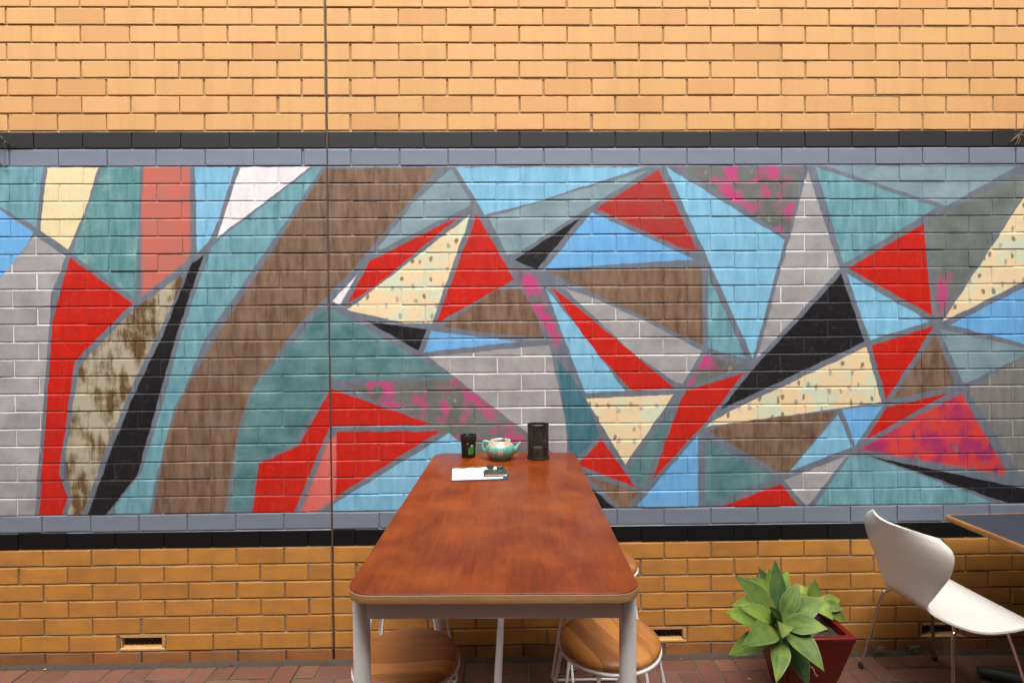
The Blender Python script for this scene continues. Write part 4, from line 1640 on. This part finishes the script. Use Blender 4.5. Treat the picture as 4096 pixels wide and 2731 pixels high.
leaf((2.068, -0.360, 0.475), (2.143, -0.340, 0.581), 0.072, 0.000, M_LFY)
leaf((2.068, -0.360, 0.475), (1.926, -0.400, 0.584), 0.070, 0.015, M_LFY)
leaf((2.056, -0.360, 0.458), (1.865, -0.380, 0.448), 0.070, 0.010, M_LFY)
leaf((2.056, -0.360, 0.467), (1.915, -0.330, 0.441), 0.060, 0.010, M_LF)
leaf((2.275, -0.300, 0.408), (2.291, -0.290, 0.524), 0.062, 0.000, M_LFY)
leaf((2.271, -0.300, 0.408), (2.283, -0.260, 0.492), 0.050, 0.000, M_LF)
leaf((2.267, -0.300, 0.408), (2.230, -0.270, 0.489), 0.062, 0.010, M_LFY)
leaf((2.267, -0.300, 0.404), (2.192, -0.300, 0.461), 0.050, 0.010, M_LFY)
leaf((2.274, -0.310, 0.413), (2.422, -0.270, 0.417), 0.055, 0.020, M_LFY)
leaf((2.274, -0.310, 0.409), (2.417, -0.300, 0.387), 0.055, 0.025, M_LF)
leaf((2.264, -0.320, 0.414), (2.312, -0.400, 0.385), 0.066, 0.030, M_LFY)
leaf((2.274, -0.310, 0.405), (2.435, -0.300, 0.324), 0.055, 0.030, M_LF)
bm = bmesh.new()
for pts in ([(0, 0, -.01), (-.06, -.08, .06), Vector((1.985, -0.570, 0.474)) - BASE + Vector((.0, .03, -.01))], [(-.02, .02, -.01), (-.05, .0, .06), Vector((2.068, -0.360, 0.475)) - BASE], [(.05, .03, -.01), (.07, .02, .05), Vector((2.275, -0.300, 0.408)) - BASE]):
    tube(bm, catmull([Vector(p) for p in pts], 5), .017, 12)
obj('stem', bm, M_STEM, agv, smooth=60)
bm = bmesh.new()
q_ = Vector((2.158, -0.490, 0.244)) - BASE
tube(bm, catmull([q_, q_ + Vector((.012, -.004, -.012)), q_ + Vector((.016, -.008, -.03)), q_ + Vector((.028, -.004, -.04))], 4), [.0022] * 13, 6)
obj('dry_root', bm, plain('dry_root', (.36, .22, .12), .8), agv, smooth=60)


# ------------------------------------------------------------------ small things
M_CABLE = plain("black_cable", (.012, .012, .013), .45)
M_RUST = plain("rusty_screw", (.11, .075, .06), .6, metal=.3)
wire = thing("cable_remnant", "loose black cable ends hooked on a screw in the charcoal band, far left", "cable", (-1.578, 0, 2.600), 0)
bm = bmesh.new()
tube(bm, catmull([(-.16, -.012, .10), (-.060, -.014, .055), (-.010, -.016, .040), (.004, -.016, .018), (-.012, -.018, .000), (-.030, -.018, -.030), (-.022, -.018, -.075), (-.004, -.016, -.100), (.014, -.012, -.112)], 6), .0030, 8)
obj("cable", bm, M_CABLE, wire, smooth=60)
bm = bmesh.new()
tube(bm, catmull([(-.12, -.014, .012), (-.040, -.016, .004), (.006, -.018, .002), (.016, -.018, -.015), (.014, -.018, -.060), (.010, -.016, -.095), (.014, -.012, -.112)], 6), .0013, 6)
obj("bare_wire", bm, M_RUST, wire, smooth=60)
bm = bmesh.new()
tube(bm, [(.020, .004, .006), (.020, -.022, .009)], [.004, .003], 10)
tube(bm, [(.020, -.022, .009), (.0201, -.025, .0093)], [.006, .005], 10)
obj("screw", bm, M_RUST, wire, smooth=40)

M_DRY = plain("dry_vine", (.20, .14, .09), .8, var=.5, scale=90)
vine = thing("dried_vine_tuft", "dried twiggy tuft clinging to the charcoal band at the right edge", "twigs", (3.478, 0, 2.628), 0)
bm = bmesh.new()
for pts, r_ in (([(.075, -.006, .050), (.030, -.010, .030), (.002, -.012, .012)], .0016), ([(.080, -.008, .018), (.030, -.012, .012), (.0, -.012, .006), (-.022, -.008, -.008)], .0014),
                ([(.002, -.012, .012), (-.012, -.012, -.006), (-.030, -.006, -.020)], .0018), ([(.004, -.012, .004), (-.002, -.014, -.020), (-.010, -.008, -.038)], .0018),
                ([(.006, -.012, .004), (.012, -.014, -.014), (.004, -.010, -.034)], .0014), ([(.06, -.006, .11), (.035, -.01, .06), (.02, -.01, .03)], .0010), ([(-.004, -.01, .01), (-.02, -.012, .02)], .0012)):
    tube(bm, catmull(pts, 4), r_, 6)
obj("twigs", bm, M_DRY, vine, smooth=60, kind='stuff')

M_DLEAF = plain("fallen_leaf", (.42, .32, .12), .6, var=.2)
M_DLEAF2 = plain("fallen_brown_leaf", (.26, .11, .05), .7, var=.2)


def litter(name, x, y, s, rz, m, label):
    bm = bmesh.new()
    n_ = 8
    up, dn = [], []
    for i in range(n_ + 1):
        t = i / n_
        w = s * .26 * math.sin(math.pi * t) ** .8
        z = .003 + .25 * s * math.sin(math.pi * t) * .3
        up.append([bm.verts.new((s * (t - .5), sgn * w, z + (abs(sgn) * .1 * w))) for sgn in (-1, 0, 1)])
        dn.append([bm.verts.new((s * (t - .5), sgn * w, z + (abs(sgn) * .1 * w) - .0008)) for sgn in (-1, 0, 1)])
    for i in range(n_):
        for j in range(2):
            bm.faces.new((up[i][j], up[i + 1][j], up[i + 1][j + 1], up[i][j + 1]))
            bm.faces.new((dn[i][j], dn[i][j + 1], dn[i + 1][j + 1], dn[i + 1][j]))
    o = obj(name, bm, m, smooth=60, loc=(x, y, .002), rot=(0, 0, rz))
    tag(o, label, "leaf")
    return o


litter("fallen_leaf", 2.030, -.197, .021, -.6, M_DLEAF, "small yellow leaf on the red pavers, left of the planter")
litter("fallen_leaf", 1.760, -.030, .016, .4, M_DLEAF2, "tiny brown leaf at the foot of the wall right of the bar table")
litter("fallen_leaf", 2.985, -.040, .022, .2, M_DLEAF2, "tan leaf scrap at the wall foot behind the white chair")
litter("fallen_leaf", -1.42, -.030, .020, .2, M_DLEAF, "pale straw coloured leaf at the wall foot near the left vent")
M_WEED = plain("weed_green", (.045, .095, .030), .6, var=.3)
for wx, wlab in ((2.755, "small weed sprouting at the wall foot just right of the chair's rear leg"), (2.945, "small weed sprouting at the wall foot under the chair seat")):
    w = thing("weed", wlab, "weed", (wx, -.020, .004), rng.random() * 3)
    bm = bmesh.new()
    for k in range(11):
        a = rng.random() * 6.3
        h_ = rng.uniform(.018, .045)
        p = [Vector((0, 0, 0)), Vector((math.cos(a) * h_ * .3, math.sin(a) * h_ * .3, h_ * .7)), Vector((math.cos(a) * h_ * .7, math.sin(a) * h_ * .7, h_))]
        tube(bm, p, [.0007, .0006, .0004], 5)
        sd = Vector((-math.sin(a), math.cos(a), 0)) * .0045
        q0, q1 = p[2], p[2] + Vector((math.cos(a), math.sin(a), .2)) * .012
        m_ = (q0 + q1) / 2
        bm.faces.new([bm.verts.new(v) for v in (q0, m_ - sd, q1, m_ + sd)])
        m2 = (p[1] + q0) / 2
        bm.faces.new([bm.verts.new(v) for v in (p[1], m2 + sd * 2 + Vector((0, 0, .004)), m2 + sd * 2.5 + Vector((0, 0, .008)), q0)])
    obj("sprig", bm, M_WEED, w, smooth=0)
